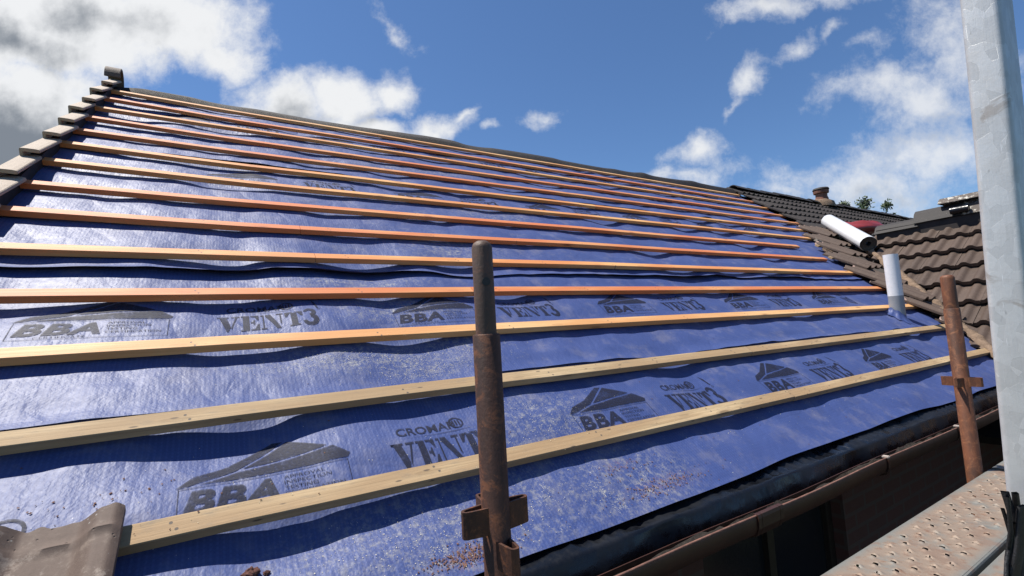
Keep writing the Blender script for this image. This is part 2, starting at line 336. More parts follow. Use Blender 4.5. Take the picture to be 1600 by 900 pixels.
def rust(name, c1, c2, c3, met=.15, r=.62):
    m, q, b = mat(name); u = objc(q); a = q.noise(q.mapv(u, (1, 1, .35)), 22, 6, .7); f = q.noise(u, 160, 4, .7); s = q.noise(q.mapv(u, (60, 60, 2)), 1.5, 4, .6)
    c = q.mix(q.ss(a, .35, .65), c1, c2); c = q.mix(q.ss(q.noise(u, 26, 8, .8, 1.2), .50, .62, 0, .7), c, c3); c = q.mix(q.ss(s, .5, .8, 0, .35), c, tuple(x * .4 for x in c1))
    q.put(b.inputs['Base Color'], c); b.inputs['Metallic'].default_value = met; q.put(b.inputs['Roughness'], q.math('MULTIPLY_ADD', f, .3, r - .15))
    q.put(b.inputs['Normal'], q.bump(q.math('ADD', f, a), .5, .0015)); return m
M_RUST = rust('dark_rusty_steel', (.075, .029, .016), (.036, .016, .011), (.17, .062, .025))
M_RUST2 = rust('orange_rusty_steel', (.17, .062, .028), (.075, .032, .018), (.26, .105, .045))
M_SPIG = rust('bare_dark_steel', (.095, .055, .038), (.065, .04, .03), (.14, .062, .036), .1, .6)

M_GALV, q, b = mat('scratched_galvanised_steel'); u = objc(q)
v1 = q.voro(q.mapv(u, (1, 1, .6)), 90, 'Color'); vv = q.sep(v1)[0]; a = q.noise(u, 14, 6, .7)
scr = q.noise(q.mapv(u, (30, 260, 18), rot=(.5, .2, .3)), 1.6, 3, .6); scr2 = q.noise(q.mapv(u, (200, 40, 14), rot=(-.6, .3, 0)), 1.4, 3, .6)
c = q.mix(vv, (.50, .50, .495), (.62, .62, .615)); c = q.mix(q.ss(a, .42, .75, 0, .6), c, (.44, .43, .42))
c = q.mix(q.ss(q.noise(u, 11, 5, .7, 1.2), .60, .70, 0, .6), c, (.30, .25, .21)); c = q.mix(q.ss(scr, .69, .73, 0, .6), c, (.82, .83, .84)); c = q.mix(q.ss(scr2, .68, .72, 0, .6), c, (.22, .22, .22))
q.put(b.inputs['Base Color'], c); b.inputs['Metallic'].default_value = .35; q.put(b.inputs['Roughness'], q.math('MULTIPLY_ADD', a, .3, .32))
q.put(b.inputs['Normal'], q.bump(q.math('ADD', q.math('MULTIPLY', scr, .3), q.math('ADD', a, q.math('MULTIPLY', vv, .3))), .35, .002))

M_DECK, q, b = mat('muddy_galvanised_deck'); u = objc(q); sy = q.sep(u)[1]
a = q.noise(u, 9, 6, .7); f = q.noise(u, 120, 4, .7); k = q.noise(u, 35, 5, .7)
c = q.mix(k, (.19, .20, .185), (.135, .145, .135)); mud = q.math('MULTIPLY', q.ss(a, .30, .52), q.ss(q.math('ABSOLUTE', sy), .108, .075))
c = q.mix(q.math('MULTIPLY', mud, .85), c, (.25, .18, .13)); c = q.mix(q.math('MULTIPLY', q.ss(k, .52, .68), q.math('MULTIPLY', mud, .7)), c, (.17, .085, .05)); c = q.mix(q.ss(q.noise(u, 7, 6, .7), .52, .62, 0, .55), c, (.19, .12, .085)); c = q.mix(q.ss(f, .55, .75, 0, .35), c, (.14, .12, .10))
q.put(b.inputs['Base Color'], c); b.inputs['Metallic'].default_value = .2; b.inputs['Roughness'].default_value = .62
q.put(b.inputs['Normal'], q.bump(q.math('ADD', f, k), .5, .002))

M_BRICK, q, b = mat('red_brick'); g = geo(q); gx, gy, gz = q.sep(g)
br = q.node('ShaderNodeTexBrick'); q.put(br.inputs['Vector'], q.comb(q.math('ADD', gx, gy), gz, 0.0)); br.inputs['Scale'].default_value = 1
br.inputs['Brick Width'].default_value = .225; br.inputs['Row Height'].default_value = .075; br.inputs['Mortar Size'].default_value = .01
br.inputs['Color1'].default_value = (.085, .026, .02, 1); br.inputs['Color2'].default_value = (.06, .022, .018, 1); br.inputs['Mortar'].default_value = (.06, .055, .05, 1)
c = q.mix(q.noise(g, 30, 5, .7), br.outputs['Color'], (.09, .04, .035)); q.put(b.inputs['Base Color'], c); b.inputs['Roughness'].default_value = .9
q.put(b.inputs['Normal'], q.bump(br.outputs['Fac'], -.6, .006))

M_WRAP, q, b = mat('white_plastic_wrap'); u = objc(q); a = q.noise(u, 9, 5, .6); k = q.noise(q.mapv(u, (4, 4, 30)), 3, 5, .7)
c = q.mix(a, (.66, .67, .69), (.54, .55, .57)); q.put(b.inputs['Base Color'], c)
b.inputs['Roughness'].default_value = .3; q.put(b.inputs['Normal'], q.bump(q.math('ADD', a, k), .5, .006))

# ================================================================== STRUCTURE
GZ = -2.7
gr = MB(); gr.add([(-400, -400, GZ), (400, -400, GZ), (400, 400, GZ), (-400, 400, GZ)], [(0, 1, 2, 3)]); tag(gr.build('ground', M_LAND), kind='structure')
pv = MB(); pv.box((-8, -3.5, GZ - .1), (18, -.06, GZ + .004)); tag(pv.build('paving', M_DIRT), kind='structure')

RIDGE_S = 4.74
house = empty('house', (2, 3, GZ)); tag(house, 'brick bungalow whose roof slope is stripped back to blue underlay', 'house')
def hpart(mb, name, m, **k):
    o = mb.build(name, m, None, **k); o.parent = house; o.matrix_parent_inverse = Matrix.Translation((-2, -3, -GZ)); return o
XL, XF = -1.44, 19.0
w = MB(); wy = -.03
w.box((XL, wy, GZ), (.95, wy + .25, -.30)); w.box((2.05, wy, GZ), (XF, wy + .25, -.30)); w.box((.95, wy, GZ), (2.05, wy + .25, -1.55)); w.box((.95, wy, -.42), (2.05, wy + .25, -.30))
yR = RIDGE_S * CT; zR = RIDGE_S * ST
for x in (XL, XF - .25):
    w.add([(x, wy + .25, GZ), (x, 2 * yR - .1, GZ), (x, 2 * yR - .1, -.30), (x, yR, zR - .20), (x, wy + .25, -.30), (x + .25, wy + .25, GZ), (x + .25, 2 * yR - .1, GZ), (x + .25, 2 * yR - .1, -.30), (x + .25, yR, zR - .20), (x + .25, wy + .25, -.30)],
          [(0, 1, 2, 3, 4), (9, 8, 7, 6, 5), (0, 5, 6, 1), (1, 6, 7, 2), (2, 7, 8, 3), (3, 8, 9, 4), (4, 9, 5, 0)])
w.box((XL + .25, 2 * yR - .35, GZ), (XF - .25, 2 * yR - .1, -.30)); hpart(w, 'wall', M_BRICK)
sf = MB(); sf.box((XL, -.244, -.33), (5.2, -.03, -.31)); hpart(sf, 'soffit', M_SOFF_SHADE)
fa = MB(); fa.box((XL, -.262, -.36), (5.2, -.245, -.255)); hpart(fa, 'fascia', M_SOFF_SHADE)
wn = MB()
for x0, x1 in ((.95, 1.0), (1.475, 1.525), (2.0, 2.05)): wn.box((x0, wy + .06, -1.55), (x1, wy + .12, -.42))
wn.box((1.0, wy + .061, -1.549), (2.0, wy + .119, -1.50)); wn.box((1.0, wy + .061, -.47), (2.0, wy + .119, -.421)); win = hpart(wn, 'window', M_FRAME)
gl = MB(); gl.box((1.0, wy + .085, -1.5), (2.0, wy + .095, -.47)); g_ = gl.build('glass', M_GLASS); g_.parent = win; g_.matrix_parent_inverse = Matrix.Translation((0, 0, 0))
g_.location = (0, 0, 0); win_inv = win.matrix_parent_inverse.copy()
# added backing under the felt that blocks light leaks, rear slope
dk_ = MB(); dk_.add([P(XL, -.22, -.14), P(XF, -.22, -.14), P(XF, RIDGE_S, -.14), P(XL, RIDGE_S, -.14), P(XL, -.22, -.19), P(XF, -.22, -.19), P(XF, RIDGE_S, -.19), P(XL, RIDGE_S, -.19)],
                    [(0, 1, 2, 3), (7, 6, 5, 4), (0, 4, 5, 1), (3, 2, 6, 7), (0, 3, 7, 4), (1, 5, 6, 2)]); hpart(dk_, 'roof_light_block', M_SOFF_SHADE)
rs = MB(); rs.box((0, 0, 0), (1, 1, 1)); rs.v = []
for (x, y, z) in [(XL, yR, zR - .06), (XF, yR, zR - .06), (XF, 2 * yR + .3, -.24), (XL, 2 * yR + .3, -.24)]: rs.v.append((x, y, z - .06))
rs.v += [(x, y, z + .05) for (x, y, z) in rs.v]; hpart(rs, 'rear_slope', M_TILED)

# ---- pantile fields -------------------------------------------------------
RP = .148
def roll(u, c0=0.0):
    d = np.abs((np.asarray(u) - c0 + RP / 2) % RP - RP / 2); k = np.clip(1 - (d - .012) / .036, 0, 1); return .027 * (k * k * (3 - 2 * k))
def tile_field(frame, v0, v1, courses, clip, off=.0, seed=1, mats=None, name='tiles', g=.345, c0=0.0, hb=.0, nu=10, raise_=.026):
    """courses of interlocking tiles two rolls wide; each tile a slightly shifted sheet with its own nose and side"""
    V = []; Fc = []; TV = []; r = random.Random(seed); w = 2 * RP
    for i in courses:
        s0 = i * g; k0 = int(math.floor((v0 - c0) / w)) - 1; k1 = int(math.ceil((v1 - c0) / w)) + 1
        for k in range(k0, k1):
            ua = c0 + k * w - RP / 2 + .001; ub = ua + w - .002
            lo, hi = clip(s0 + g * .5)
            ua2, ub2 = max(ua, lo), min(ub, hi)
            if ub2 - ua2 < .02: continue
            js = r.uniform(-.008, .008); jh = r.uniform(-.003, .005); tv = r.random()
            us = np.linspace(ua2, ub2, max(3, int(nu * (ub2 - ua2) / RP))); n = len(us); ro = roll(us, c0)
            base = len(V)
            rows = [(s0 + js, hb - .010 + jh), (s0 + js, hb + raise_ * .5 - .004 + jh), (s0 + js + .006, hb + jh), (s0 + g * .55, hb - raise_ * .5 + jh), (s0 + g + .03, hb - raise_ - .002 + jh)]
            for ri, (ss_, hh_) in enumerate(rows):
                hro = ro - .027
                pts = frame(us, np.full(n, ss_), hro + hh_ - (.012 if ri == 0 else 0))
                V += [tuple(p) for p in pts]; TV += [tv] * n
            for ri in range(len(rows) - 1):
                for j in range(n - 1):
                    a = base + ri * n + j; Fc.append((a, a + 1, a + n + 1, a + n))
            # left side face
            for j in (0, n - 1):
                b0 = len(V); pa = [V[base + ri * n + j] for ri in range(1, 5)]
                nrm = np.array(frame(np.array([0.]), np.array([0.]), np.array([1.]))[0]) - np.array(frame(np.array([0.]), np.array([0.]), np.array([0.]))[0])
                V += pa + [tuple(np.array(p) - nrm * .02) for p in pa]; TV += [tv] * 8
                for m_ in range(3): Fc.append((b0 + m_, b0 + m_ + 1, b0 + 5 + m_, b0 + 4 + m_))
    me = bpy.data.meshes.new(name); me.from_pydata(V, [], Fc); at = me.attributes.new('tv', 'FLOAT', 'POINT'); at.data.foreach_set('value', TV)
    o = link(name, me, mats, None, True); me.set_sharp_from_angle(angle=rad(40)); return o
def under(o):
    o.parent = house; o.matrix_parent_inverse = Matrix.Translation((-2, -3, -GZ)); return o
# left edge of the remaining tiles on the main slope
CE_S = [-.4, 0, .30, .87, 1.26, 2.0, 2.84, 3.79, 4.78]; CE_X = [4.95, 5.0, 5.05, 5.22, 5.50, 6.38, 7.02, 7.27, 7.55]
def xcut(s): return float(np.interp(s, CE_S, CE_X))
VAL = lambda s: 4.63 + max(s, -.3) / 1.12     # valley: main slope meets wing slope
HB = .062
def main_clip(s): return (xcut(s) + .0, XF if s > 2.30 else VAL(s) + .05)
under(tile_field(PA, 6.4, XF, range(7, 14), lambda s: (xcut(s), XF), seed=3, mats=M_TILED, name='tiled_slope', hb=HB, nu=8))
# wing slope
def wing_clip(s):
    X = WO[0] + s * CP; yl = 1.18 + .81 * (X - 6.14) + .03; return (WO[1] - yl, 3.3)
wing = tile_field(WPA, -1.2, 3.3, range(-8, 1), wing_clip, seed=5, mats=M_TILE, name='wing_slope', hb=.0, nu=12, raise_=.040)
under(wing); wing['label'] = 'brown tiled slope of the projecting wing'
# wing far slope + body
WRX = WO[0] + .42 * CP; WRZ = WO[2] + .42 * SP
wb = MB(); dx = 3.3
wb.add([(WRX, 1.7, WRZ - .06), (WRX, -2.35, WRZ - .06), (WRX + dx, -2.35, WRZ - .06 - dx * SP / CP), (WRX + dx, 1.7, WRZ - .06 - dx * SP / CP),
        (WRX, 1.7, WRZ - .14), (WRX, -2.35, WRZ - .14), (WRX + dx, -2.35, WRZ - .14 - dx * SP / CP), (WRX + dx, 1.7, WRZ - .14 - dx * SP / CP)],
       [(0, 1, 2, 3), (7, 6, 5, 4), (0, 4, 5, 1), (2, 6, 7, 3), (1, 5, 6, 2), (0, 3, 7, 4)]); hpart(wb, 'wing_far_slope', M_TILED)
wd = MB(); a0 = WPA(np.array([-1.1, 3.28, 3.28, -1.1]), np.array([-3.0, -3.0, .42, .42]), np.array([-.085] * 4)); a1 = WPA(np.array([-1.1, 3.28, 3.28, -1.1]), np.array([-3.0, -3.0, .42, .42]), np.array([-.15] * 4))
wd.add(list(a0) + list(a1), [(0, 1, 2, 3), (7, 6, 5, 4), (0, 4, 5, 1), (1, 5, 6, 2), (2, 6, 7, 3), (3, 7, 4, 0)]); hpart(wd, 'wing_boarding', M_SOFF_SHADE)
ww = MB(); xw0 = 5.0; xw1 = 8.6
ww.add([(xw0, -2.25, GZ), (xw1, -2.25, GZ), (xw1, -2.25, .05), (WRX, -2.25, WRZ - .2), (xw0, -2.25, .0), (xw0, -.04, GZ), (xw1, -.04, GZ), (xw1, -.04, .05), (WRX, -.04, WRZ - .2), (xw0, -.04, .0)],
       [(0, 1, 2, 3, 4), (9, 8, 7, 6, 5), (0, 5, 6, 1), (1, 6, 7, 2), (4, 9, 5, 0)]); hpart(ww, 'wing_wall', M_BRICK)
wr = MB(); wr.box((WRX - .125, -2.3, WRZ - .17), (WRX + .125, 1.36, WRZ - .01)); hpart(wr, 'ridge_bedding_shadow', M_SOFF_SHADE)  # bedding strip whose black colour paints the shadow band under the ridge tiles

# ridge tiles ---------------------------------------------------------------
def half_round(name, m, L, R, axis, loc, flat=1.0, parent=None, seed=0, tilt=0.0, th=.014):
    mb = MB(); r = random.Random(seed); prof_o = []; prof_i = []
    for k in range(13):
        a = PI * k / 12; prof_o.append((R * math.cos(a), R * flat * math.sin(a))); prof_i.append(((R - th) * math.cos(a), (R - th) * flat * math.sin(a)))
    prof = prof_o + prof_i[::-1]; n = 4
    def fn(i, a, b_): return (L * (i / (n - 1)), a, b_ - .0)
    mb.sweep(prof, fn, n); o = mb.build(name, m, None, auto=35, bevel=.003)
    o.rotation_euler = (0, tilt, {'x': 0, '-y': -PI / 2, 'y': PI / 2}[axis]); o.location = loc
    if parent: o.parent = parent
    return o
def angle_ridge(L, w=.125, hgt=.085, th=.016):
    mb = MB(); pr = [(-w, 0), (-w * .55, hgt * .75), (-.03, hgt), (.03, hgt), (w * .55, hgt * .75), (w, 0), (w - th, 0), (w * .5, hgt * .75 - th), (0, hgt - th), (-w * .5, hgt * .75 - th), (-w + th, 0)]
    mb.sweep(pr, lambda i, a, b_: (L * i, a, b_), 2); return mb
rt = []
base_pts = [(1.38, .46, -.02, M_RIDGE, 'smooth dark grey ridge tile at the valley end of the wing ridge'), (.965, .46, .03, M_RIDGE, 'black ridge tile second from the valley end, overlapping the first'), (.52, .46, .035, M_LICH, 'third ridge tile along the wing ridge behind the galvanised upright')]
for i, (y0, L, dz, m, lb) in enumerate(base_pts):
    o = angle_ridge(L, .155, .125 if i == 0 else .165).build('ridge_tile', m, None, bevel=.006); o.location = (WRX, y0, WRZ - .045 + dz); o.rotation_euler = (0, -.02, -PI / 2); tag(o, lb, 'ridge tile', 'ridge tiles on the projecting wing')
o = angle_ridge(.45, .115, .075).build('ridge_tile', M_LICH, None, bevel=.006); o.location = (WRX - .02, .72, WRZ + .165); o.rotation_euler = (0, 0, -PI / 2)
tag(o, 'loose lichen-spotted ridge tile stacked on top of the wing ridge', 'ridge tile')
cp = MB(); cp.tube([(WRX - .17, .60, WRZ + .055), (WRX - .17, .44, WRZ + .055)], .04, 18); vo = cp.build('black_pipe_offcut', M_TRAY, None, auto=40); tag(vo, 'short black pipe offcut lying against the wing ridge tiles', 'pipe offcut')
for i in range(1, 4):
    o = angle_ridge(.45, .13, .10).build('ridge_tile', M_RIDGE, None, bevel=.006); o.location = (WRX, .51 - .45 * i, WRZ + .02 + .01 * i); o.rotation_euler = (0, -.02, -PI / 2); tag(o, 'dark ridge tile further along the wing ridge hidden by the upright', 'ridge tile', 'hidden wing ridge tiles')
# main ridge tiles beyond the stripped part (distant, share a look)
proto = None
for i in range(24):
    x0 = 7.55 + i * .45
    if proto is None: o = angle_ridge(.47, .13, .085).build('ridge_tile', M_RIDGE, None, bevel=.005); proto = o
    else: o = proto.copy(); COL.objects.link(o)
    o.location = (x0, yR, zR + .03 + random.uniform(-.01, .012)); o.rotation_euler = (random.uniform(-.05, .05), .03, random.uniform(-.03, .03))
    tag(o, 'dark ridge tile on the far ridge beyond the stripped slope', 'ridge tile', 'ridge tiles on the far main ridge')
# ridge flue terminal
te = empty('ridge_terminal', (10.9, yR, zR + .06)); tag(te, 'red clay flue terminal with a flat cap standing on the far ridge', 'flue terminal')
def lathe(pr, n=20):
    mb = MB(); G = np.array([[(r * math.cos(2 * PI * k / n), r * math.sin(2 * PI * k / n), z) for z_, (r, z) in enumerate(pr)] for k in range(n)]); mb.grid(G, closeu=True); return mb
lathe([(.001, .0), (.14, .0), (.13, .12), (.115, .16), (.115, .24), (.001, .24)]).build('pot', M_CLAY, te, auto=30)
lathe([(.001, .24), (.15, .24), (.155, .30), (.001, .30)]).build('louvre_ring', M_CLAY, te, auto=30)
lathe([(.001, .32), (.165, .32), (.15, .355), (.07, .375), (.001, .375)]).build('cap', M_TILED, te, auto=30)
mm = MB(); G = []
for k in range(21):
    a = 2 * PI * k / 20; G.append([( (.34 - .2 * j / 4 + .04 * math.sin(3 * a)) * math.cos(a) * 1.3, (.22 - .1 * j / 4) * math.sin(a), .03 + .06 * j / 4 - .12 * (j == 0)) for j in range(5)])
mm.grid(np.array(G)); mm.build('mortar_bed', M_MORT, te, smooth=True)

# ================================================================== UNDERLAY
XR_S = [-.4, 0, .35, .67, 1.03, 1.3, 1.7, 2.1, 2.5, 3.0, 3.8, 4.8]; XR_X = [4.75, 5.0, 5.20, 5.42, 5.60, 5.62, 5.72, 6.0, 6.75, 7.05, 7.32, 7.55]
XA, XB, X0m = 4.0, 7.6, -1.455
def warpx(X, s):
    X = np.asarray(X, float); xr = np.interp(s, XR_S, XR_X) + .03 * (N3(s * 9, 4.2) - .5); return np.where(X > XA, XA + (X - XA) * (xr - XA) / (XB - XA), X)
BS = [4.51, 4.15, 3.81] + [(13 - i) * .345 for i in range(3, 14)]
BSA = np.array(BS)
def H(X, s, lap=0):
    X = np.asarray(X, float); s = np.asarray(s, float)
    ph = X + .28 + .22 * (N1(X * .9 + 3, s * 1.5) - .5)
    sag = .5 - .5 * np.cos(2 * PI * ph / .6)
    A = .001 + .034 * N2(np.floor(ph / .6) * 3.7 + 9, s * 2.9) ** 2.4
    h = -.0300 - A * sag
    left = np.clip((1.2 - X) / 2.5, 0, 1) * np.clip((s - .9) / 2, 0, 1)
    h -= .006 * N4(X * 2.6 + s * 2.1, s * 4 - X * 1.2) ** 1.5                       # wrinkles across the slope
    h -= (.005 + .015 * left) * N3(X * 1.7 + 20, s * 9 + X * 1.3)
    h -= .006 * N1(X * 7.3 + 11, s * 3 + 7) ** 2 + .004 * np.abs(N2(X * 5.1 - s * 4.3, s * 5 + X) - .5)
    h -= .005 * N1(X * 14, s * 11 + X * 6)
    h -= .030 * np.exp(-((X + .60) / .22) ** 2 - ((s - .24) / .11) ** 2) + .026 * np.exp(-((X + .42) / .26) ** 2 - ((s + .08) / .09) ** 2)
    # billow up between battens, held down under them
    d = np.min(np.abs(s[..., None] - (BSA - .025)), axis=-1); mid = np.clip(d / .17, 0, 1)
    h += .012 * mid * N2(X * 2.6 + 40, s * 2.9)
    cap = np.where(d < .035, -.0290, -.0290 + .016 * np.clip((d - .035) / .08, 0, 1)); h = np.minimum(h, cap)
    e = np.clip((-.16 - s) / .14, 0, 1); h = h * (1 - e) + e * (-.032 - .009 * N1(X * 3, 3))
    return h
xs = np.concatenate([np.arange(X0m, 2.6, .02), np.arange(2.6, XB + .001, .04)])
LAPS = [(-.296, .43, 0, .0, .006), (.385, 1.30, 1, .004, .014), (1.225, 2.90, 2, .010, .035), (2.835, 4.60, 3, .004, .022)]
LBL = ['lowest blue underlay strip at the eaves with the largest printed logos', 'second blue underlay strip up, two batten gaps wide, dusted with sawdust',
       'third blue underlay strip up with a curled lower edge below a batten', 'topmost wrinkled blue underlay strip just below the ridge']
def sheet_h(X, s, k):
    s0, s1, kk, lo, hi = LAPS[k]; h = H(X, s) + .0022 * k
    if k:
        c = lo + hi * np.clip(N4(X * 1.6 + k * 9, k * 3.3) * 1.5 - .35, 0, 1) * (np.where(X > 4.6, .4, 1.0)); z = np.clip((.075 - (s - s0)) / .075, 0, 1); h = h + c * z * z
    return h
sheets = []
for k, (s0, s1, kk, lo, hi) in enumerate(LAPS):
    ss_ = np.arange(s0, s1 + .001, .0165 if k < 2 else .022); G = np.zeros((len(xs), len(ss_), 3)); UV = np.zeros((len(xs), len(ss_), 2))
    for i, X in enumerate(xs):
        sv = ss_.copy()
        edge = (.026 if k == 0 else .010) * (N2(X * 3.1, k * 5.0) - .5) + (.016 * (N3(X * 1.3, k) - .5)) - (.014 * min(max(1 - X / .6, 0), 1) if k == 0 else 0) ; fall = np.clip(1 - (sv - s0) / .2, 0, 1); sv = sv + edge * fall
        Xw = warpx(np.full(len(sv), X), sv); G[i] = PA(Xw, sv, sheet_h(Xw, sv, k)); UV[i, :, 0] = Xw; UV[i, :, 1] = sv
    mb = MB(); mb.grid(G, flip=False)
    o = mb.build('roofing_underlay', M_MEM, None, smooth=True, uv=UV.reshape(-1, 2), fix=False); tag(o, LBL[k], 'roof underlay', 'strips of blue underlay'); sheets.append(o)

# ---- printed marks ----------------------------------------------------------
def text_poly(body, size, offset=0.0, shear=0.0, spacing=1.0, res=3):
    cu = bpy.data.curves.new('t', 'FONT'); cu.body = body; cu.size = size; cu.offset = offset; cu.shear = shear; cu.space_character = spacing; cu.resolution_u = res; cu.fill_mode = 'BOTH'
    o = bpy.data.objects.new('t', cu); COL.objects.link(o); bpy.context.view_layer.update()
    me = bpy.data.meshes.new_from_object(o.evaluated_get(bpy.context.evaluated_depsgraph_get()))
    v = [tuple(p.co)[:2] for p in me.vertices]; f = [tuple(p.vertices) for p in me.polygons]; bpy.data.objects.remove(o); bpy.data.curves.remove(cu); bpy.data.meshes.remove(me)
    return v, f
def fit(vf, x, y, w, h):
    v, f = vf; a = np.array(v); mn, mx = a.min(0), a.max(0); a = (a - mn) / (mx - mn) * np.array([w, h]) + np.array([x, y]); return [tuple(p) for p in a], f
def poly(pts): return [tuple(p) for p in pts], [tuple(range(len(pts)))]
def ringseg(cx, cy, ro, ri, a0, a1, n=14, ky=1.0):
    o = [(cx + ro * math.cos(a0 + (a1 - a0) * k / n), cy + ky * ro * math.sin(a0 + (a1 - a0) * k / n)) for k in range(n + 1)]
    i = [(cx + ri[0] + ri[1] * math.cos(a0 + (a1 - a0) * k / n), cy + ky * ri[1] * math.sin(a0 + (a1 - a0) * k / n)) for k in range(n + 1)] if isinstance(ri, tuple) else [(cx + ri * math.cos(a0 + (a1 - a0) * k / n), cy + ky * ri * math.sin(a0 + (a1 - a0) * k / n)) for k in range(n + 1)]
    v = o + i; f = [(k, k + 1, n + 2 + k, n + 1 + k) for k in range(n)]; return v, f
def place(vf, x, y, sx, sy): v, f = vf; return [(x + a * sx, y + b_ * sy) for a, b_ in v], f
def mirror(pts): return [(a, 1 - b_) for a, b_ in pts][::-1]
LET = {
 'V': (.98, [[(0, 1), (.50, 1), (.50, .92), (.42, .92), (.59, .28), (.49, 0), (.40, 0), (.10, .92), (0, .92)], [(.60, 1), (.97, 1), (.97, .92), (.87, .92), (.63, .14), (.60, .25), (.78, .92), (.60, .92)]]),
 'E': (.84, [[(0, 1), (.38, 1), (.38, 0), (0, 0), (0, .08), (.09, .08), (.09, .92), (0, .92)], [(.43, 1), (.80, 1), (.80, .66), (.73, .66), (.62, .90), (.43, .92)], mirror([(.43, 1), (.82, 1), (.82, .62), (.75, .62), (.62, .90), (.43, .92)]),
             [(.43, .56), (.52, .56), (.57, .68), (.63, .68), (.63, .34), (.57, .34), (.52, .46), (.43, .46)]]),
 'N': (1.08, [[(0, 1), (.16, 1), (.16, .08), (.26, .08), (.26, 0), (0, 0), (0, .08), (.09, .08), (.09, .92), (0, .92)], [(.22, 1), (.46, 1), (.90, .05), (.90, 0), (.72, 0), (.22, .88)], [(.72, 1), (1.04, 1), (1.04, .92), (.95, .92), (.95, .22), (.88, .34), (.88, .92), (.72, .92)]]),
 'T': (.88, [[(.28, .94), (.58, .94), (.58, .08), (.68, .08), (.68, 0), (.18, 0), (.18, .08), (.28, .08)], [(0, 1), (.40, 1), (.24, .92), (.10, .64), (0, .64)], [(.46, 1), (.86, 1), (.86, .64), (.76, .64), (.62, .92)]]),
}
def vent3():
    parts = []; x = 0
    for ch in 'VENT':
        w_, ps = LET[ch]
        for p_ in ps: parts.append(place(poly(p_), x, 0, 1, 1))
        x += w_ + .04
    parts.append(ringseg(x + .30, .86, .32, (-.03, .13), -PI * .48, PI * .92, 16)); parts.append(ringseg(x + .30, .30, .40, (-.04, .17), -PI * .95, PI * .46, 16))
    parts.append(ringseg(x + .80, 1.12, .07, .045, 0, 2 * PI, 12)); return parts, x + .72
def merged(parts):
    V = []; Fs = []
    for v, f in parts:
        b0 = len(V); V += v; Fs += [tuple(b0 + i for i in q_) for q_ in f]
    return V, Fs
VP_, VWID = vent3(); BBA = text_poly('BBA', 1, offset=.04, shear=.22, spacing=1.08); CRO = text_poly('CROMAR', 1, offset=.018, spacing=1.0); CRO2 = CRO
SM = [text_poly(s_, 1, offset=.006) for s_ in ('APPROVAL', 'INSPECTION', 'TESTING', 'CERTIFICATION')]; CERT = text_poly('CERTIFICATE 15/5229', 1); CERT = text_poly('CERTIFICATE', 1); RR = text_poly('R', 1, offset=.02)
def logo_parts(x, y):
    W_, T_ = .40, .045
    ps = []
    for q_ in ([(-.005, .083), (.03, .118), (.10, .140), (.21, .208), (.235, .203), (.12, .118), (.02, .086)], [(.135, .121), (.245, .200), (.345, .147), (.33, .142)], [(.04, .086), (.125, .111), (.36, .140), (.40, .100), (.392, .086)]): ps.append(poly([(x + a_, y + c_) for a_, c_ in q_]))
    def fr(a, b_, t_=.0016): (x0, y0), (x1, y1) = a, b_; return poly([(x0, y0), (x1, y0), (x1, y1), (x0, y1)])
    ps += [fr((x, y - .018), (x + .002, y + .078)), fr((x + .388, y - .018), (x + .390, y + .078)), fr((x, y - .02), (x + .39, y - .0182)), fr((x, y + .0782), (x + .39, y + .080))]
    ps.append(fit(BBA, x + .010, y, .205, .068))
    for i, t_ in enumerate(SM): ps.append(fit(t_, x + .226, y + .056 - .0175 * i, [.10, .115, .08, .145][i], .0115))
    ps.append(fit(CERT, x + .06, y - .014, .12, .009)); return ps
def vent_parts(x, y):
    sc = .345 / VWID; ps = [place(p_, x, y, sc, .098) for p_ in VP_]; ps.append(fit(CRO, x + .03, y + .125, .20, .036))
    ps.append(ringseg(x + .235, y + .150, .026, .020, 0, 2 * PI, 18)); 
    for i in range(3): ps.append(poly([(x + .222 + .010 * i, y + .137), (x + .228 + .010 * i, y + .137), (x + .228 + .010 * i, y + .163), (x + .222 + .010 * i, y + .163)]))
    ps.append(poly([(x + .05, y + .117), (x + .22, y + .113), (x + .30, y + .121), (x + .22, y + .1155)])); ps.append(poly([(x + .33, y + .19), (x + .345, y + .12), (x + .352, y + .12), (x + .345, y + .165)])); return ps
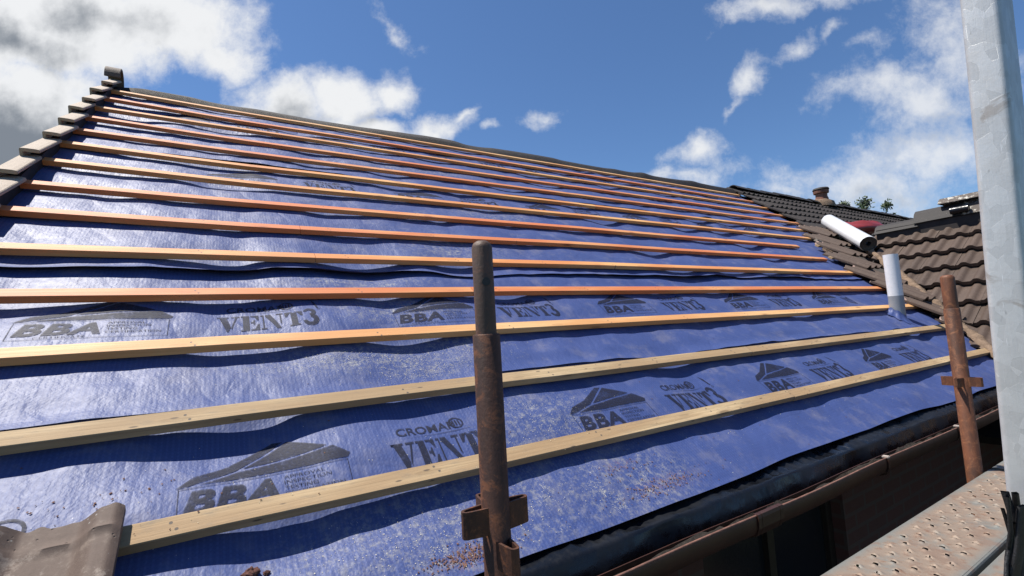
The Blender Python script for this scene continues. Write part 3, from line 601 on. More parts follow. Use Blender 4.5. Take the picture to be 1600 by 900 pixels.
def decal(name, parts, sheet, jx=0.0):
    V, Fs = merged(parts); a = np.array(V)
    bm = bmesh.new(); vs = [bm.verts.new((p[0], p[1], 0)) for p in V]
    for f in Fs:
        try: bm.faces.new([vs[i] for i in f])
        except ValueError: pass
    bmesh.ops.triangulate(bm, faces=bm.faces)
    x0, y0 = a.min(0); x1, y1 = a.max(0)
    for gx in np.arange(math.floor(x0 / .02) * .02, x1, .02): bmesh.ops.bisect_plane(bm, geom=bm.verts[:] + bm.edges[:] + bm.faces[:], plane_co=(gx, 0, 0), plane_no=(1, 0, 0))
    for gy in np.arange(math.floor(y0 / .0165) * .0165, y1, .0165): bmesh.ops.bisect_plane(bm, geom=bm.verts[:] + bm.edges[:] + bm.faces[:], plane_co=(0, gy, 0), plane_no=(0, 1, 0))
    me = bpy.data.meshes.new(name); bm.to_mesh(me); bm.free(); n = len(me.vertices); c_ = np.zeros(n * 3); me.vertices.foreach_get('co', c_); c_ = c_.reshape(-1, 3)
    Xw = warpx(c_[:, 0], c_[:, 1]); nw = PA(Xw, c_[:, 1], sheet_h(Xw, c_[:, 1], sheet) + .0018); me.vertices.foreach_set('co', nw.ravel())
    l = me.uv_layers.new(name='UVMap'); idx = np.zeros(len(me.loops), int); me.loops.foreach_get('vertex_index', idx); l.data.foreach_set('uv', c_[idx][:, :2].ravel().astype(np.float32))
    # make faces look outward
    me.update(); nrm = np.zeros(len(me.polygons) * 3); me.polygons.foreach_get('normal', nrm); nrm = nrm.reshape(-1, 3)
    if (nrm @ np.array([0, -ST, CT])).mean() < 0: me.flip_normals()
    return link(name, me, M_PRINT, sheets[sheet], True)
for (sh, y, xb, xv, xmax) in ((0, .032, -.715, -.20, 4.2), (1, .795, -1.17, -.64, 4.9), (2, 2.48, -.70, -.15, 6.0), (3, 3.93, -1.1, -.52, 6.6)):
    for n_ in range(7):
        x = xb + 1.185 * n_
        if x > -1.5 and x + .4 < xmax: decal('printed_logo', logo_parts(x, y), sh)
        x = xv + 1.185 * n_
        if x + .35 < xmax: decal('printed_lettering', vent_parts(x, y), sh)
decal('printed_logo', [ringseg(-1.00, .075, .035, .028, 0, 2 * PI, 24), fit(RR, -1.016, .055, .03, .04)], 0)

# ================================================================== BATTENS
NAMES = ['topmost', 'second', 'third', 'fourth', 'fifth', 'sixth', 'seventh', 'eighth', 'ninth', 'tenth', 'eleventh', 'twelfth', 'thirteenth', 'lowest']
endpx = [(1144, 300), (1168.7, 310), (1195, 323), (1223, 335), (1254, 347), (1269, 359), (1287, 373), (1247, 384), (1291, 404), (1339, 424), (1388, 448), (1450, 475), (1482, 508), (1550, 543)]
cols = {380: [175.7, 189, 200, 218, 235.7, 257.3, 282.7, 312.3, 348.7, 392.3, 449.3, 521.3, 627, 780.5], 480: [191, 202.7, 214, 230.7, 248, 266, 291.7, 319.3, 353.7, 395.7, 449.9, 518.7, 616.8, 764],
        800: [244.4, 254, 264.4, 276.4, 289.4, 305, 323.6, 345.3, 372.2, 405.6, 447.6, 502.5, 580, 699], 900: [260.6, 270, 280, 291, 302.8, 316, 333.3, 352.8, 376.7, 407.5, 447.2, 498, 571.4, 677]}
vpx = [(187.5, 141), (171, 150.7), (159, 166), (144, 179.5), (129, 200), (107.5, 218.7), (82.5, 245), (52.5, 281), (15, 320)]
def batten(x0, x1, sfn, m, label, group, h0=-.028, wd=.052, th=.028, seed=0, name='roofing_batten'):
    r = random.Random(seed); n = max(3, int((x1 - x0) / .12) + 1); X = np.linspace(x0, x1, n); mb = MB(); bv = .0018
    pr = [(bv, 0), (wd - bv, 0), (wd, bv), (wd, th - bv), (wd - bv, th), (bv, th), (0, th - bv), (0, bv)]
    a0 = r.random() * 50
    def fn(i, a, b_):
        wob = .0016 * (N1(X[i] * 1.3 + a0, 2) - .5) * 2; return P(X[i], sfn(X[i]) - a + wob, h0 + b_ + .0012 * (N2(X[i] * 1.1 + a0, 1) - .3))
    mb.sweep(pr, fn, n)
    o = mb.build(name, m, None, auto=30)
    # give the batten its own local frame so that grain runs along it
    M = Matrix(((1, 0, 0, x0), (0, CT, -ST, sfn(x0) * CT), (0, ST, CT, sfn(x0) * ST), (0, 0, 0, 1))); o.data.transform(M.inverted()); o.matrix_world = M
    tag(o, label, 'roof batten', group); return o
MW = [M_W4, M_W1, M_W2, M_W1, M_W1, M_W2, M_W2, M_W1, M_W1, M_W2, M_W1, M_W4, M_W3, M_W3]
COLN = {M_W1: 'reddish orange', M_W2: 'orange', M_W3: 'weathered yellow-grey', M_W4: 'pale yellow'}
split = {13: [1232], 12: [1162], 9: [492], 8: [465], 5: [870], 10: [770]}
for i in range(14):
    pts = []
    if i < 9: pts.append(roofpt(*vpx[i]))
    elif i == 9: pts += [roofpt(0, 378)]
    elif i == 10: pts += [roofpt(0, 452)]
    elif i == 11: pts += [roofpt(0, 545)]
    elif i == 12: pts += [roofpt(0, 675)]
    for x in (380, 480, 800, 900): pts.append(roofpt(x, cols[x][i]))
    ex = roofpt(*endpx[i]); X_ = np.array([p[0] for p in pts]); S_ = np.array([p[1] for p in pts])
    cs = np.polyfit(X_, S_, 1 if i < 8 else 2) if i != 13 else None
    nom = BS[i]
    def sfn(x, X_=X_, S_=S_, nom=nom, ex=ex):
        XX = np.concatenate([[-1.7], X_, [2.5, ex[0]]]); SS = np.concatenate([[S_[0]], S_, [nom * .4 + .6 * S_[-1] if False else nom, nom]])
        v = np.interp(x, XX, SS); v2 = (np.interp(x - .35, XX, SS) + np.interp(x + .35, XX, SS)) / 2; return float(nom + .75 * ((v + v2) / 2 - nom))
    x0 = -1.45 if i < 13 else -.86; x1 = ex[0]
    cuts = [x0] + [roofpt(px_, 0)[0] if False else roofpt(px_, cols[800][i] if abs(px_ - 800) < 500 else 600)[0] for px_ in split.get(i, [])] + [x1]
    if i == 13: cuts = [x0, 1.70, x1]
    if i == 12: cuts = [x0, 1.85, x1]
    if i == 9: cuts = [x0, -.243, x1]
    if i == 8: cuts = [x0, -.27, 2.95, x1]
    if i == 5: cuts = [x0, 2.6, x1]
    if i == 10: cuts = [x0, .45, x1]
    if i == 3: cuts = [x0, 1.9, x1]
    m = MW[i]
    for k in range(len(cuts) - 1):
        piece = '' if len(cuts) == 2 else (' left' if k == 0 else (' right' if k == len(cuts) - 2 else ' middle'))
        nm = {0: 'topmost', 13: 'lowest'}.get(i, NAMES[i] + ' from the ridge')
        lb = COLN[m] + (piece + ' length of the ' if piece else ' batten, the ') + nm + (' batten' if piece else '') + (', end on the ridge' if False else '') + ' across the blue underlay'
        batten(cuts[k] + (.002 if k else 0), cuts[k + 1], sfn, m, lb, 'battens across the blue underlay', seed=i * 5 + k)
# short grey offcuts by the valley
def off(x0, x1, s, m, lb, h0=-.02): batten(x0, x1, lambda x: s + (x - x0) * -.02, m, lb, 'old batten ends by the valley', h0=h0, wd=.045, th=.022, name='batten_offcut')
off(5.75, 6.35, 2.09, M_W3, 'grey old batten end above the second from lowest cut tile', -.0); off(5.38, 5.95, 1.72, M_W3, 'pale old batten end beside the end of the ninth batten', -.0); off(7.25, 7.7, 3.16, M_W3, 'thin old batten end at the cut edge near the far tiles', -.02)
off(6.95, 7.35, 2.74, M_W3, 'short old batten end under the far tiles near the red sack', -.02); off(4.78, 5.1, -.0, M_W3, 'weathered batten stub under the lowest tile by the valley', -.024)

# ================================================================== TILES ALONE
def roman_tile(name, m, W0, L, cutc=0.0, seed=0, th=.013, rough_head=0.0, nu=26, ns=8, near=False):
    """closed tile in local frame: x across, y up-slope, z out of the roof"""
    r = np.random.RandomState(seed); us = np.linspace(0, W0, nu); vs = np.linspace(0, L, ns); top = np.zeros((nu, ns, 3)); vn = VN(seed + 50)
    for i, u_ in enumerate(us):
        for j, v_ in enumerate(vs):
            y = v_
            if j >= ns - 2: y += rough_head * (vn(u_ * 60, 1) - .5)
            z_ = float(roll(u_, cutc)) + .0012 * (vn(u_ * 80, v_ * 80) - .5)
            if near:
                d_ = min(abs(u_ - W0 + .026), abs(u_ - W0 + .205)); kk_ = min(max(1 - (d_ - .012) / .036, 0), 1); z_ = .030 * (.55 * kk_ + .45 * kk_ * kk_ * (3 - 2 * kk_)) + .0012 * (vn(u_ * 60, v_ * 60) - .5) + .006 * math.exp(-((v_ - L + .055 + .012 * (vn(u_ * 30, 3) - .5)) / .005) ** 2)
            top[i, j] = (u_, y, z_)
    bot = top.copy(); bot[:, :, 2] -= th; mb = MB(); mb.grid(top); mb.grid(bot, flip=True)
    n = nu * ns
    for i in range(nu - 1):
        for j in (0, ns - 1):
            a, b_ = i * ns + j, (i + 1) * ns + j; f = (a, b_, b_ + n, a + n); mb.f.append(f); mb.mi.append(1 if j else 0)
    for j in range(ns - 1):
        for i in (0, nu - 1):
            a, b_ = i * ns + j, i * ns + j + 1; mb.f.append((a, b_, b_ + n, a + n)); mb.mi.append(0)
    mats = m if isinstance(m, list) else [m, m]
    return mb.build(name, mats, None, auto=38)
def onroof(o, X, s, h, pitch=0.0, yaw=0.0, bank=0.0):
    R_ = Matrix(((1, 0, 0), (0, CT, -ST), (0, ST, CT))).to_4x4(); o.matrix_world = Matrix.Translation(P(X, s, h)) @ R_ @ Matrix.Rotation(yaw, 4, 'Z') @ Matrix.Rotation(pitch, 4, 'X') @ Matrix.Rotation(bank, 4, 'Y'); return o
o = roman_tile('roof_tile', [M_TILEN2, M_TILEN2], .298, .42, .300, 3, .016, .012, 60, 40, near=True, ); onroof(o, -1.097, -.385, .021, -.03); tag(o, 'weathered brown roof tile in the near left corner with its right edge on the lowest batten', 'roof tile', 'laid eaves tiles')
o = roman_tile('roof_tile', [M_TILEN2, M_TILEN2], .298, .42, .300, 4, .014, .02, 46, 14, near=True); onroof(o, -1.398, -.388, .025, -.03); tag(o, 'brown eaves tile left of the near corner tile at the verge foot', 'roof tile', 'laid eaves tiles')
# verge tiles up the gable
def verge_tile():
    mb = MB(); Wd, L = .076, .40
    pr = [(0, -.05), (0, .010), (.005, .014), (.03, .0145), (.055, .014), (Wd - .005, .012), (Wd, .008), (Wd, -.004), (Wd - .012, -.005), (.014, -.003), (.012, -.05)]
    n = 4
    mb.sweep(pr, lambda i, a, b_: (a, L * i / (n - 1), b_), n); return mb.build('verge_tile', M_TILEV, None, bevel=.002)
vt = None
for i in range(14):
    if vt is None: vt = verge_tile(); o = vt
    else: o = vt.copy(); COL.objects.link(o)
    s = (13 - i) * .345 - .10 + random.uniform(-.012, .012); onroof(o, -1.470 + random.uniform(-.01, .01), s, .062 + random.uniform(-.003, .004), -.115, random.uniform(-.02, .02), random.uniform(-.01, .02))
    tag(o, 'sunlit concrete verge tile overlapping the next one up the left gable edge', 'verge tile', 'verge tiles up the gable edge')
o = half_round('ridge_tile', M_TILEN, .11, .10, 'x', P(-1.480, RIDGE_S + .0, .02), 1.25, None, 3); tag(o, 'rounded dark end ridge tile at the top of the verge tiles', 'ridge tile')
# verge backing board, coloured dark to paint the shade inside the tile hollows
vb = MB(); vb.sweep([(-1.457, -.14), (-1.412, -.14), (-1.412, .020), (-1.457, .020)], lambda i, a, b_: P(a, -.3 + i * (RIDGE_S + .3), b_), 2); hpart(vb, 'verge_shade_board', M_SOFF_SHADE)
# cut tiles left beside the valley, each course one or two
lbls = ['lowest cut tile beside the valley, next to the lowest batten end', 'second cut tile up beside the valley behind the rusty right pole', 'third cut tile up beside the valley with a pink broken edge',
        'fourth cut tile up beside the valley, right of the grey pipe', 'fifth cut tile up, its broken head just left of the white pipe top', 'sixth cut tile up, below the lower end of the white roll', 'seventh cut tile up, under the middle of the white roll', 'eighth cut tile up, by the red sack corner']
for k in range(8):
    s = k * .345 - .05; xl = [4.86, 4.93, 5.05, 5.18, 5.42, 5.78, 6.15, 6.55][k]; wd = [.30, .30, .45, .45, .45, .45, .45, .5][k]
    o = roman_tile('roof_tile', [M_TILE, M_TEDGE], wd, .46, .07, 20 + k, .018, .07, 40, 10); onroof(o, xl, s, .060 + .008 * (k % 3), -.115, random.uniform(-.05, .03), random.uniform(-.03, .01)); tag(o, lbls[k], 'roof tile', 'cut tiles left beside the valley')
# loose slips of broken tile / cement between underlay and tiles
bits = [(5.62, 1.62, .26, .18), (5.86, 1.95, .2, .16), (5.5, 1.30, .22, .15), (5.33, .98, .2, .12), (6.2, 2.25, .2, .15), (5.15, .52, .16, .10)]
bl = ['grey cement slip beside the end of the ninth batten', 'small grey cement slip under the sixth cut tile', 'buff cement slip beside the end of the tenth batten', 'buff cement slip beside the eleventh batten end', 'grey cement slip near the white roll', 'small cement slip right of the pipe']
for k, (x, s, a, b_) in enumerate(bits):
    mb = MB(); r = random.Random(k); n = 7; top = [(a * .5 * math.cos(2 * PI * j / n) * r.uniform(.7, 1.2), b_ * .5 * math.sin(2 * PI * j / n) * r.uniform(.7, 1.2), .018 + r.uniform(0, .012)) for j in range(n)]
    mb.add(top + [(x_, y_, -.012) for x_, y_, z_ in top], [tuple(range(n)), tuple(range(2 * n - 1, n - 1, -1))] + [(j, (j + 1) % n, n + (j + 1) % n, n + j) for j in range(n)])
    o = mb.build('cement_slip', [M_GREY, M_MORT][k % 2], None, bevel=.004); onroof(o, x, s, 0.0, r.uniform(-.1, .1), r.uniform(-.5, .5), r.uniform(-.15, .15)); tag(o, bl[k], 'cement slip')
# mortar bead along the wing's cut edge
pts = []; mb = MB(); nseg = 90; G = np.zeros((nseg, 9, 3))
for i in range(nseg):
    f_ = i / (nseg - 1); X = 4.35 + f_ * 2.05; Y = 1.18 + .81 * (X - 6.14); s = (X - WO[0]) / CP; c_ = WPA(np.array([WO[1] - Y]), np.array([s]), np.array([-.01]))[0]
    r_ = .020 + .022 * N1(i * .22, 3) + .012 * N2(i * .9, 1)
    for j in range(9):
        a = PI * 2 * j / 8; rr = r_ * (1 + .35 * (N3(i * .7, j * 1.3) - .5)); G[i, j] = c_ + np.array([-.7 * math.cos(a) * rr - .012, .7 * math.cos(a) * rr, math.sin(a) * rr * 1.2 - .02 + .015 * (N2(i * .4, 9) - .5)])
mb.grid(G); mo = mb.build('mortar_bedding', M_MORT, None, smooth=True); under(mo)

# ================================================================== RIDGE FELT
mb = MB(); n = 230; X = np.linspace(-1.42, 7.62, n); G = np.zeros((n, 9, 3))
for i, x in enumerate(X):
    l = .016 * N1(x * 1.4, 7) + .03 * N2(x * 3.3, 2) ** 2 - .008; up_ = -.030 + .030 * min(max((x + 1.4) / 4.5, 0), 1) + .003 * x
    prof = [(4.555, -.026), (4.59, -.018 + l * .3), (4.63, -.006 + l), (RIDGE_S - .05, .0 + l + up_), (RIDGE_S, .008 + l + up_)]
    for j, (s, h) in enumerate(prof): G[i, j] = P(x, s, h)
    top = P(x, RIDGE_S, .008 + l + up_)
    for j in range(4): G[i, 5 + j] = (x, top[1] + .05 + .09 * j, top[2] - .012 - .065 * j)
mb.grid(G); o = mb.build('ridge_felt', M_FELT, None, smooth=True, fix=False); tag(o, 'lumpy black felt folded over the ridge above the topmost batten', 'ridge felt')
for i, (x, r_) in enumerate([(.55, .05), (2.1, .035), (3.55, .04), (4.9, .035), (6.1, .04)]):
    pass

# ================================================================== EAVES TRAY & GUTTER
mb = MB(); xs_ = np.linspace(-1.55, 4.95, 330); G = np.zeros((len(xs_), 9, 3))
for i, x in enumerate(xs_):
    rip = .004 * math.sin(x * 2 * PI / .055 + 3 * N2(x * 4, 2)) * float(N3(x * 3, 8)) * 1.4 + .016 * (N1(x * 4, 1) - .5) + .008 * (N2(x * 19, 1) - .5)
    pr = [(-.14, -.175), (-.20, -.212), (-.226, -.2225 + rip), (-.250, -.2265 + rip * .9), (-.262, -.228), (-.268, -.230), (-.272, -.237), (-.284, -.30), (-.300, -.335)]
    for j, (y, z) in enumerate(pr): G[i, j] = (x, y + .008 * (N2(x * 6, j * .8) - .5), z + (.004 * (N3(x * 25, j * 1.1) - .5) if j else 0))
mb.grid(G); o = mb.build('eaves_tray', M_TRAY, None, smooth=True, fix=False); tag(o, 'rippled black plastic eaves tray running below the blue underlay', 'eaves tray')
gt = empty('gutter', (-1.5, -.34, -.33)); tag(gt, 'brown plastic gutter full of debris along the eaves', 'gutter')
lx, lz = -.385, -.250
def gprof(t_=.0025):
    o_ = [(lx + .006, lz), (lx, lz), (lx - .002, lz - .006), (lx - .001, lz - .036), (lx + .008, lz - .056), (lx + .030, lz - .066), (lx + .060, lz - .066), (lx + .066, lz - .02)]
    i_ = [(y + (.003 if k < 4 else 0) - (.003 if k > 6 else 0), z + (.003 if 3 < k < 7 else 0)) for k, (y, z) in enumerate(o_)]; i_ = [(max(y, lx + .002) if k < 4 else y, z) for k, (y, z) in enumerate(i_)]
    return o_ + i_[::-1][:-1]
mb = MB(); nn = 40; mb.sweep(gprof(), lambda i, a, b_: (-1.5 + 6.4 * i / (nn - 1), a + .002 * math.sin(i * 1.1), b_ + .0025 * math.sin(i * .7)), nn); go = mb.build('channel', M_GUT, None, auto=40)
go.parent = gt; go.matrix_parent_inverse = Matrix.Translation((1.5, .34, .33))
mb = MB(); G = np.zeros((220, 7, 3))
for i in range(220):
    x = -1.48 + 6.3 * i / 219
    for j in range(7): G[i, j] = (x, lx + .006 + .056 * j / 6, lz - .052 + .03 * N1(x * 7, j * .8) + .014 * N2(x * 31, j * 1.7))
mb.grid(G); db = mb.build('debris', M_DIRT, None, smooth=True, fix=False); db.parent = gt; db.matrix_parent_inverse = Matrix.Translation((1.5, .34, .33)); db['kind'] = 'stuff'
mb = MB(); mb.tube([(-1.5 + 6.4 * i / (nn - 1), lx + .001 + .002 * math.sin(i * 1.1), lz + .0025 * math.sin(i * .7) + .0015) for i in range(nn)], .0032, 8); lp = mb.build('lip', M_LIP, None, smooth=True); lp.parent = gt; lp.matrix_parent_inverse = Matrix.Translation((1.5, .34, .33))
def bracket(x, w_, tip, name='bracket'):
    mb = MB(); e = .0045; pr = [(lx + .010, lz + e), (lx - e, lz + e), (lx - .002 - e, lz - .006), (lx - .001 - e, lz - .037), (lx + .006, lz - .062), (lx + .029, lz - .072), (lx + .061, lz - .072), (lx + .061, lz - .0705), (lx + .030, lz - .0675), (lx + .0075, lz - .057), (lx - .0025, lz - .036), (lx - .003, lz + .001), (lx + .010, lz + .001)]
    mb.sweep(pr, lambda i, a, b_: (x + w_ * i, a, b_), 2); o = mb.build(name, M_GUT, None); o.parent = gt; o.matrix_parent_inverse = Matrix.Translation((1.5, .34, .33))
    if tip:
        m2 = MB(); m2.box((x - .002, lx - .008, lz + .004), (x + w_ + .002, lx + .016, lz + .012)); c_ = m2.build('clip', M_CLIP, None, bevel=.002); c_.parent = o; c_.matrix_parent_inverse = Matrix.Identity(4)
for x, w_, tp in ((-.35, .022, 0), (.775, .018, 0), (.895, .018, 0), (1.69, .016, 1), (2.50, .016, 1), (3.4, .016, 1)): bracket(x, w_, tp)
bracket(.795, .098, 0, 'union')

# ================================================================== VENT PIPE & ROLL
px, ps = roofpt(1421, 503, -.035); base = Vector(P(px, ps + .03, -.12)); d_top = ray(1405, 399); kk = (base.y + .0 - CAM[1]) / d_top[1]; topz = CAM[2] + d_top[2] * kk; midz = CAM[2] + ray(1411, 462)[2] * ((base.y - CAM[1]) / ray(1411, 462)[1])
pt = empty('vent_pipe', base); tag(pt, 'white plastic vent pipe with grey lower half rising through the underlay', 'vent pipe')
Hh = topz - base.z; Hm = midz - base.z; R_ = .056
def pipe(z0, z1, r, m, nm, tilt=.0):
    mb = MB(); pr = [(r, z0), (r, z1), (r - .004, z1), (r - .004, z0)]; G = np.array([[(a * math.cos(2 * PI * k / 32) + tilt * z, a * math.sin(2 * PI * k / 32), z) for a, z in pr] for k in range(32)]); mb.grid(G, closeu=True); o = mb.build(nm, m, pt, auto=40); return o
pipe(0, Hm, R_, M_PVCG, 'lower_pipe'); pipe(Hm, Hh, R_ - .0005, M_PVCW, 'upper_pipe')
# flap of underlay turned up round the pipe
mb = MB(); nA, nB = 22, 7; G = np.zeros((nA, nB, 3)); UVc = np.zeros((nA, nB, 2))
for i in range(nA):
    a = rad(95 + 185 * i / (nA - 1)); ends = math.sin(PI * i / (nA - 1)) ** .4
    for j in range(nB):
        f_ = j / (nB - 1); rr = R_ + .003 + (.055 + .02 * math.sin(i * 1.7)) * f_ ** 1.6; x_ = base.x + rr * math.cos(a); y_ = base.y + rr * math.sin(a); s_ = (base.y + rr * math.sin(a)) / CT
        zpl = y_ * ST / CT - .030 / CT; G[i, j] = (x_, y_, zpl + (.060 + .006 * math.sin(i * 1.1)) * ends * (1 - f_) ** 1.5 - .002); UVc[i, j] = (x_, s_)
mb.grid(G); o = mb.build('underlay_collar', M_MEM, None, smooth=True, uv=UVc.reshape(-1, 2), fix=False); tag(o, 'turned-up collar of blue underlay around the vent pipe foot', 'underlay collar')
# roll
n2 = np.array([-SP, 0, CP]); dl = ray(1357, 381); kl = (n2 @ WO + .10 - n2 @ CAM) / (n2 @ dl); E1 = CAM + kl * dl
best = None
for k_ in np.linspace(kl * .9, kl * 1.6, 400):
    p_ = CAM + k_ * ray(1294, 345); L_ = np.linalg.norm(p_ - E1)
    if abs(L_ - 1.45) < .02 and k_ > kl: best = p_; break
if best is None: best = CAM + kl * 1.2 * ray(1294, 345)
E2 = Vector(best); E1 = Vector(E1); ax = (E2 - E1); L_ = ax.length
rl = empty('underlay_roll', E1); rl.rotation_mode = 'QUATERNION'; rl.rotation_quaternion = ax.to_track_quat('Z', 'Y'); tag(rl, 'white wrapped roll of underlay lying across the valley by the red sack', 'underlay roll')
RR_ = 24 / 2 * (RM @ (np.array(E1) - CAM))[2] / 738.8
mb = MB(); G = np.array([[(a * math.cos(2 * PI * k / 36) * (1 + .02 * math.sin(k * 1.3)), a * math.sin(2 * PI * k / 36), z) for a, z in [(RR_ * .97, .0), (RR_, .012), (RR_ * .99, L_ * .3), (RR_, L_ * .7), (RR_, L_ - .01), (RR_ * .96, L_)]] for k in range(36)]); mb.grid(G, closeu=True); mb.build('wrapper', M_WRAP, rl, auto=50)
mb = MB(); 
for z, sg in ((.006, 1),):
    G = np.array([[(a * math.cos(2 * PI * k / 36), a * math.sin(2 * PI * k / 36), zz) for a, zz in [(RR_ * .96, z), (RR_ * .8, z + .004 * sg), (RR_ * .78, z - .003 * sg), (RR_ * .5, z + .004 * sg), (RR_ * .48, z), (RR_ * .3, z), (RR_ * .28, z + .08 * sg)]] for k in range(36)]); mb.grid(G, closeu=True)
mb.build('rolled_end', M_STRAP, rl, auto=50)
# red sack
def lump(name, m, c_, R3, seed, n=28, amp=.25, sc=3.0, fold=0.0, parent=None):
    v1 = VN(seed); mb = MB(); G = np.zeros((n, n // 2 + 1, 3))
    for i in range(n):
        for j in range(n // 2 + 1):
            a = 2 * PI * i / n; b_ = PI * j / (n // 2); d = np.array([math.cos(a) * math.sin(b_), math.sin(a) * math.sin(b_), math.cos(b_)])
            r = 1 + amp * (v1((d[0] + 2) * sc + d[2], (d[1] + 2) * sc - d[2]) - .5) + fold * math.sin(a * 9 + d[2] * 3) * math.sin(b_); G[i, j] = np.array(c_) + d * r * np.array(R3)
    mb.grid(G, closeu=True); bmv = mb.build(name, m, parent, smooth=True); return bmv
sx, ss2 = roofpt(1310, 358, .08); o = lump('plastic_sack', M_SACK, (0, 0, 0), (.55, .26, .115), 5, 40, .5, 3.5, .05); 
pS = CAM + ray(1320, 360) * (np.linalg.norm(np.array(best) - CAM) / np.linalg.norm(ray(1294, 345)) * 1.04); o.location = pS; o.rotation_euler = (rad(10), rad(-5), rad(-32)); tag(o, 'crumpled red plastic sack behind the white roll', 'sack')

# ================================================================== SCAFFOLD
def standard(name, x, y, ztop, zsp, zbot, r, rs_, m, ms, label, zp, hp, spig=True):
    e = empty(name, (x, y, zbot)); tag(e, label, 'scaffold pole'); o = (lambda z: z - zbot); mb = MB()
    n = 32; pr = [(r - .004, o(zbot)), (r, o(zbot)), (r, o(zsp) - .002), (r - .0015, o(zsp)), (rs_ - .001, o(zsp))]
    G = np.array([[(a * math.cos(2 * PI * k / n), a * math.sin(2 * PI * k / n), z) for a, z in pr] for k in range(n)]); mb.grid(G, closeu=True); mb.build('tube', m, e, auto=40)
    if True:
        mb = MB(); zt = o(ztop); pr = [(rs_, o(zsp) - .05), (rs_, zt - .012), (rs_ - .003, zt - .004), (rs_ - .009, zt), (.001, zt + .001)]
        G = np.array([[(a * math.cos(2 * PI * k / n), a * math.sin(2 * PI * k / n), z) for a, z in pr] for k in range(n)]); mb.grid(G, closeu=True); sp_ = mb.build('spigot', ms, e, auto=40)
        if not spig: pass
        d = Vector((CAM[0] - x + .20, CAM[1] - y, 0)).normalized(); mb = MB(); c_ = d * (rs_ - .0004); zc = zt - .072 * (ztop - zsp) / .16
        mb.tube([c_ + Vector((0, 0, zc)), c_ + d * .0012 + Vector((0, 0, zc))], .0072, 18); (mb.build('pin_hole', M_PVCD, sp_) if spig else None)
    # wedge pockets: bent strips standing off the tube on four sides
    for k, a in enumerate((0, PI / 2, PI, 3 * PI / 2)):
        zz_ = zp - (.052 if (spig and k == 3) else 0); z0, z1 = o(zz_), o(zz_ + hp); w0 = .0215; L = .038; t_ = .0045
        loop = [(-.004, w0 * .62), (L * .5, w0 * .50), (L * .88, w0 * .36), (L * .985, w0 * .18), (L, 0), (L * .985, -w0 * .18), (L * .88, -w0 * .36), (L * .5, -w0 * .50), (-.004, -w0 * .62)]
        inner = [(-.004, w0 * .62 - t_), (L * .5, w0 * .50 - t_), (L * .86, w0 * .36 - t_ * .9), (L * .985 - t_, w0 * .1), (L - t_, 0), (L * .985 - t_, -w0 * .1), (L * .86, -w0 * .36 + t_ * .9), (L * .5, -w0 * .50 + t_), (-.004, -w0 * .62 + t_)]
        pr = loop + inner[::-1]; mb = MB(); ca, sa = math.cos(a), math.sin(a)
        mb.sweep(pr, lambda i, p_, q_: ((r + p_) * ca - q_ * sa, (r + p_) * sa + q_ * ca, z0 + (z1 - z0) * i - (0 if i else 0)), 2, cap=False)
        nL = len(loop); b0 = 0; 
        for end in (0, 1):
            for j in range(nL - 1): aa = end * 2 * nL + j; mb.f.append((aa, aa + 1, end * 2 * nL + 2 * nL - 2 - j, end * 2 * nL + 2 * nL - 1 - j)); mb.mi.append(0)
        mb.build('wedge_pocket', m, e, auto=30)
    return e
kz = lambda x_, y_, Y: CAM[2] + ray(x_, y_)[2] * (Y - CAM[1]) / ray(x_, y_)[1]
Ym = -.58
standard('scaffold_standard', -.238, Ym, kz(752, 377, Ym), kz(758, 522, Ym), -2.68, .0237, .0180, M_RUST, M_SPIG, 'near dark rusty scaffold pole with a steel spigot and wedge pockets', .036, .042)
Yr = -.58; dr = ray(1500, 577); xr_ = CAM[0] + dr[0] * (Yr - CAM[1]) / dr[1]
standard('scaffold_standard', xr_, Yr, kz(1481, 430, Yr), kz(1486, 482, Yr), -2.68, .0265, .0235, M_RUST2, M_RUST2, 'orange rusty scaffold pole beside the gutter at the right', kz(1500, 604, Yr), .036, False)
# near galvanised upright, box section leaning slightly
dA, dB = ray(1529, 0), ray(1598, 720); xA = .245
pA = CAM + dA * ((xA - CAM[0]) / dA[0]); pB = CAM + dB * ((xA - CAM[0]) / dB[0]); ax = Vector(pA - pB).normalized()
up_e = empty('scaffold_upright', Vector(pB) - ax * (2.0)); tag(up_e, 'near galvanised box-section scaffold upright with scratches at the right edge', 'scaffold upright')
mb = MB(); hw, hd, cr = .0195, .036, .007; pr = []
for (cx, cy, a0) in ((hd - cr, hw - cr, 0), (-hd + cr, hw - cr, 90), (-hd + cr, -hw + cr, 180), (hd - cr, -hw + cr, 270)):
    for k in range(6): a = rad(a0 + 90 * k / 5); pr.append((cx + cr * math.cos(a), cy + cr * math.sin(a)))
axl = ax; mb.sweep(pr, lambda i, a, b_: tuple(Vector((a + hd, b_ + .0, 0)) + axl * (i * .12) + Vector((.0006 * math.sin(i * 2.1), .0006 * math.cos(i * 1.7), 0))), 36)
mb.build('box_tube', M_GALV, up_e, auto=28)
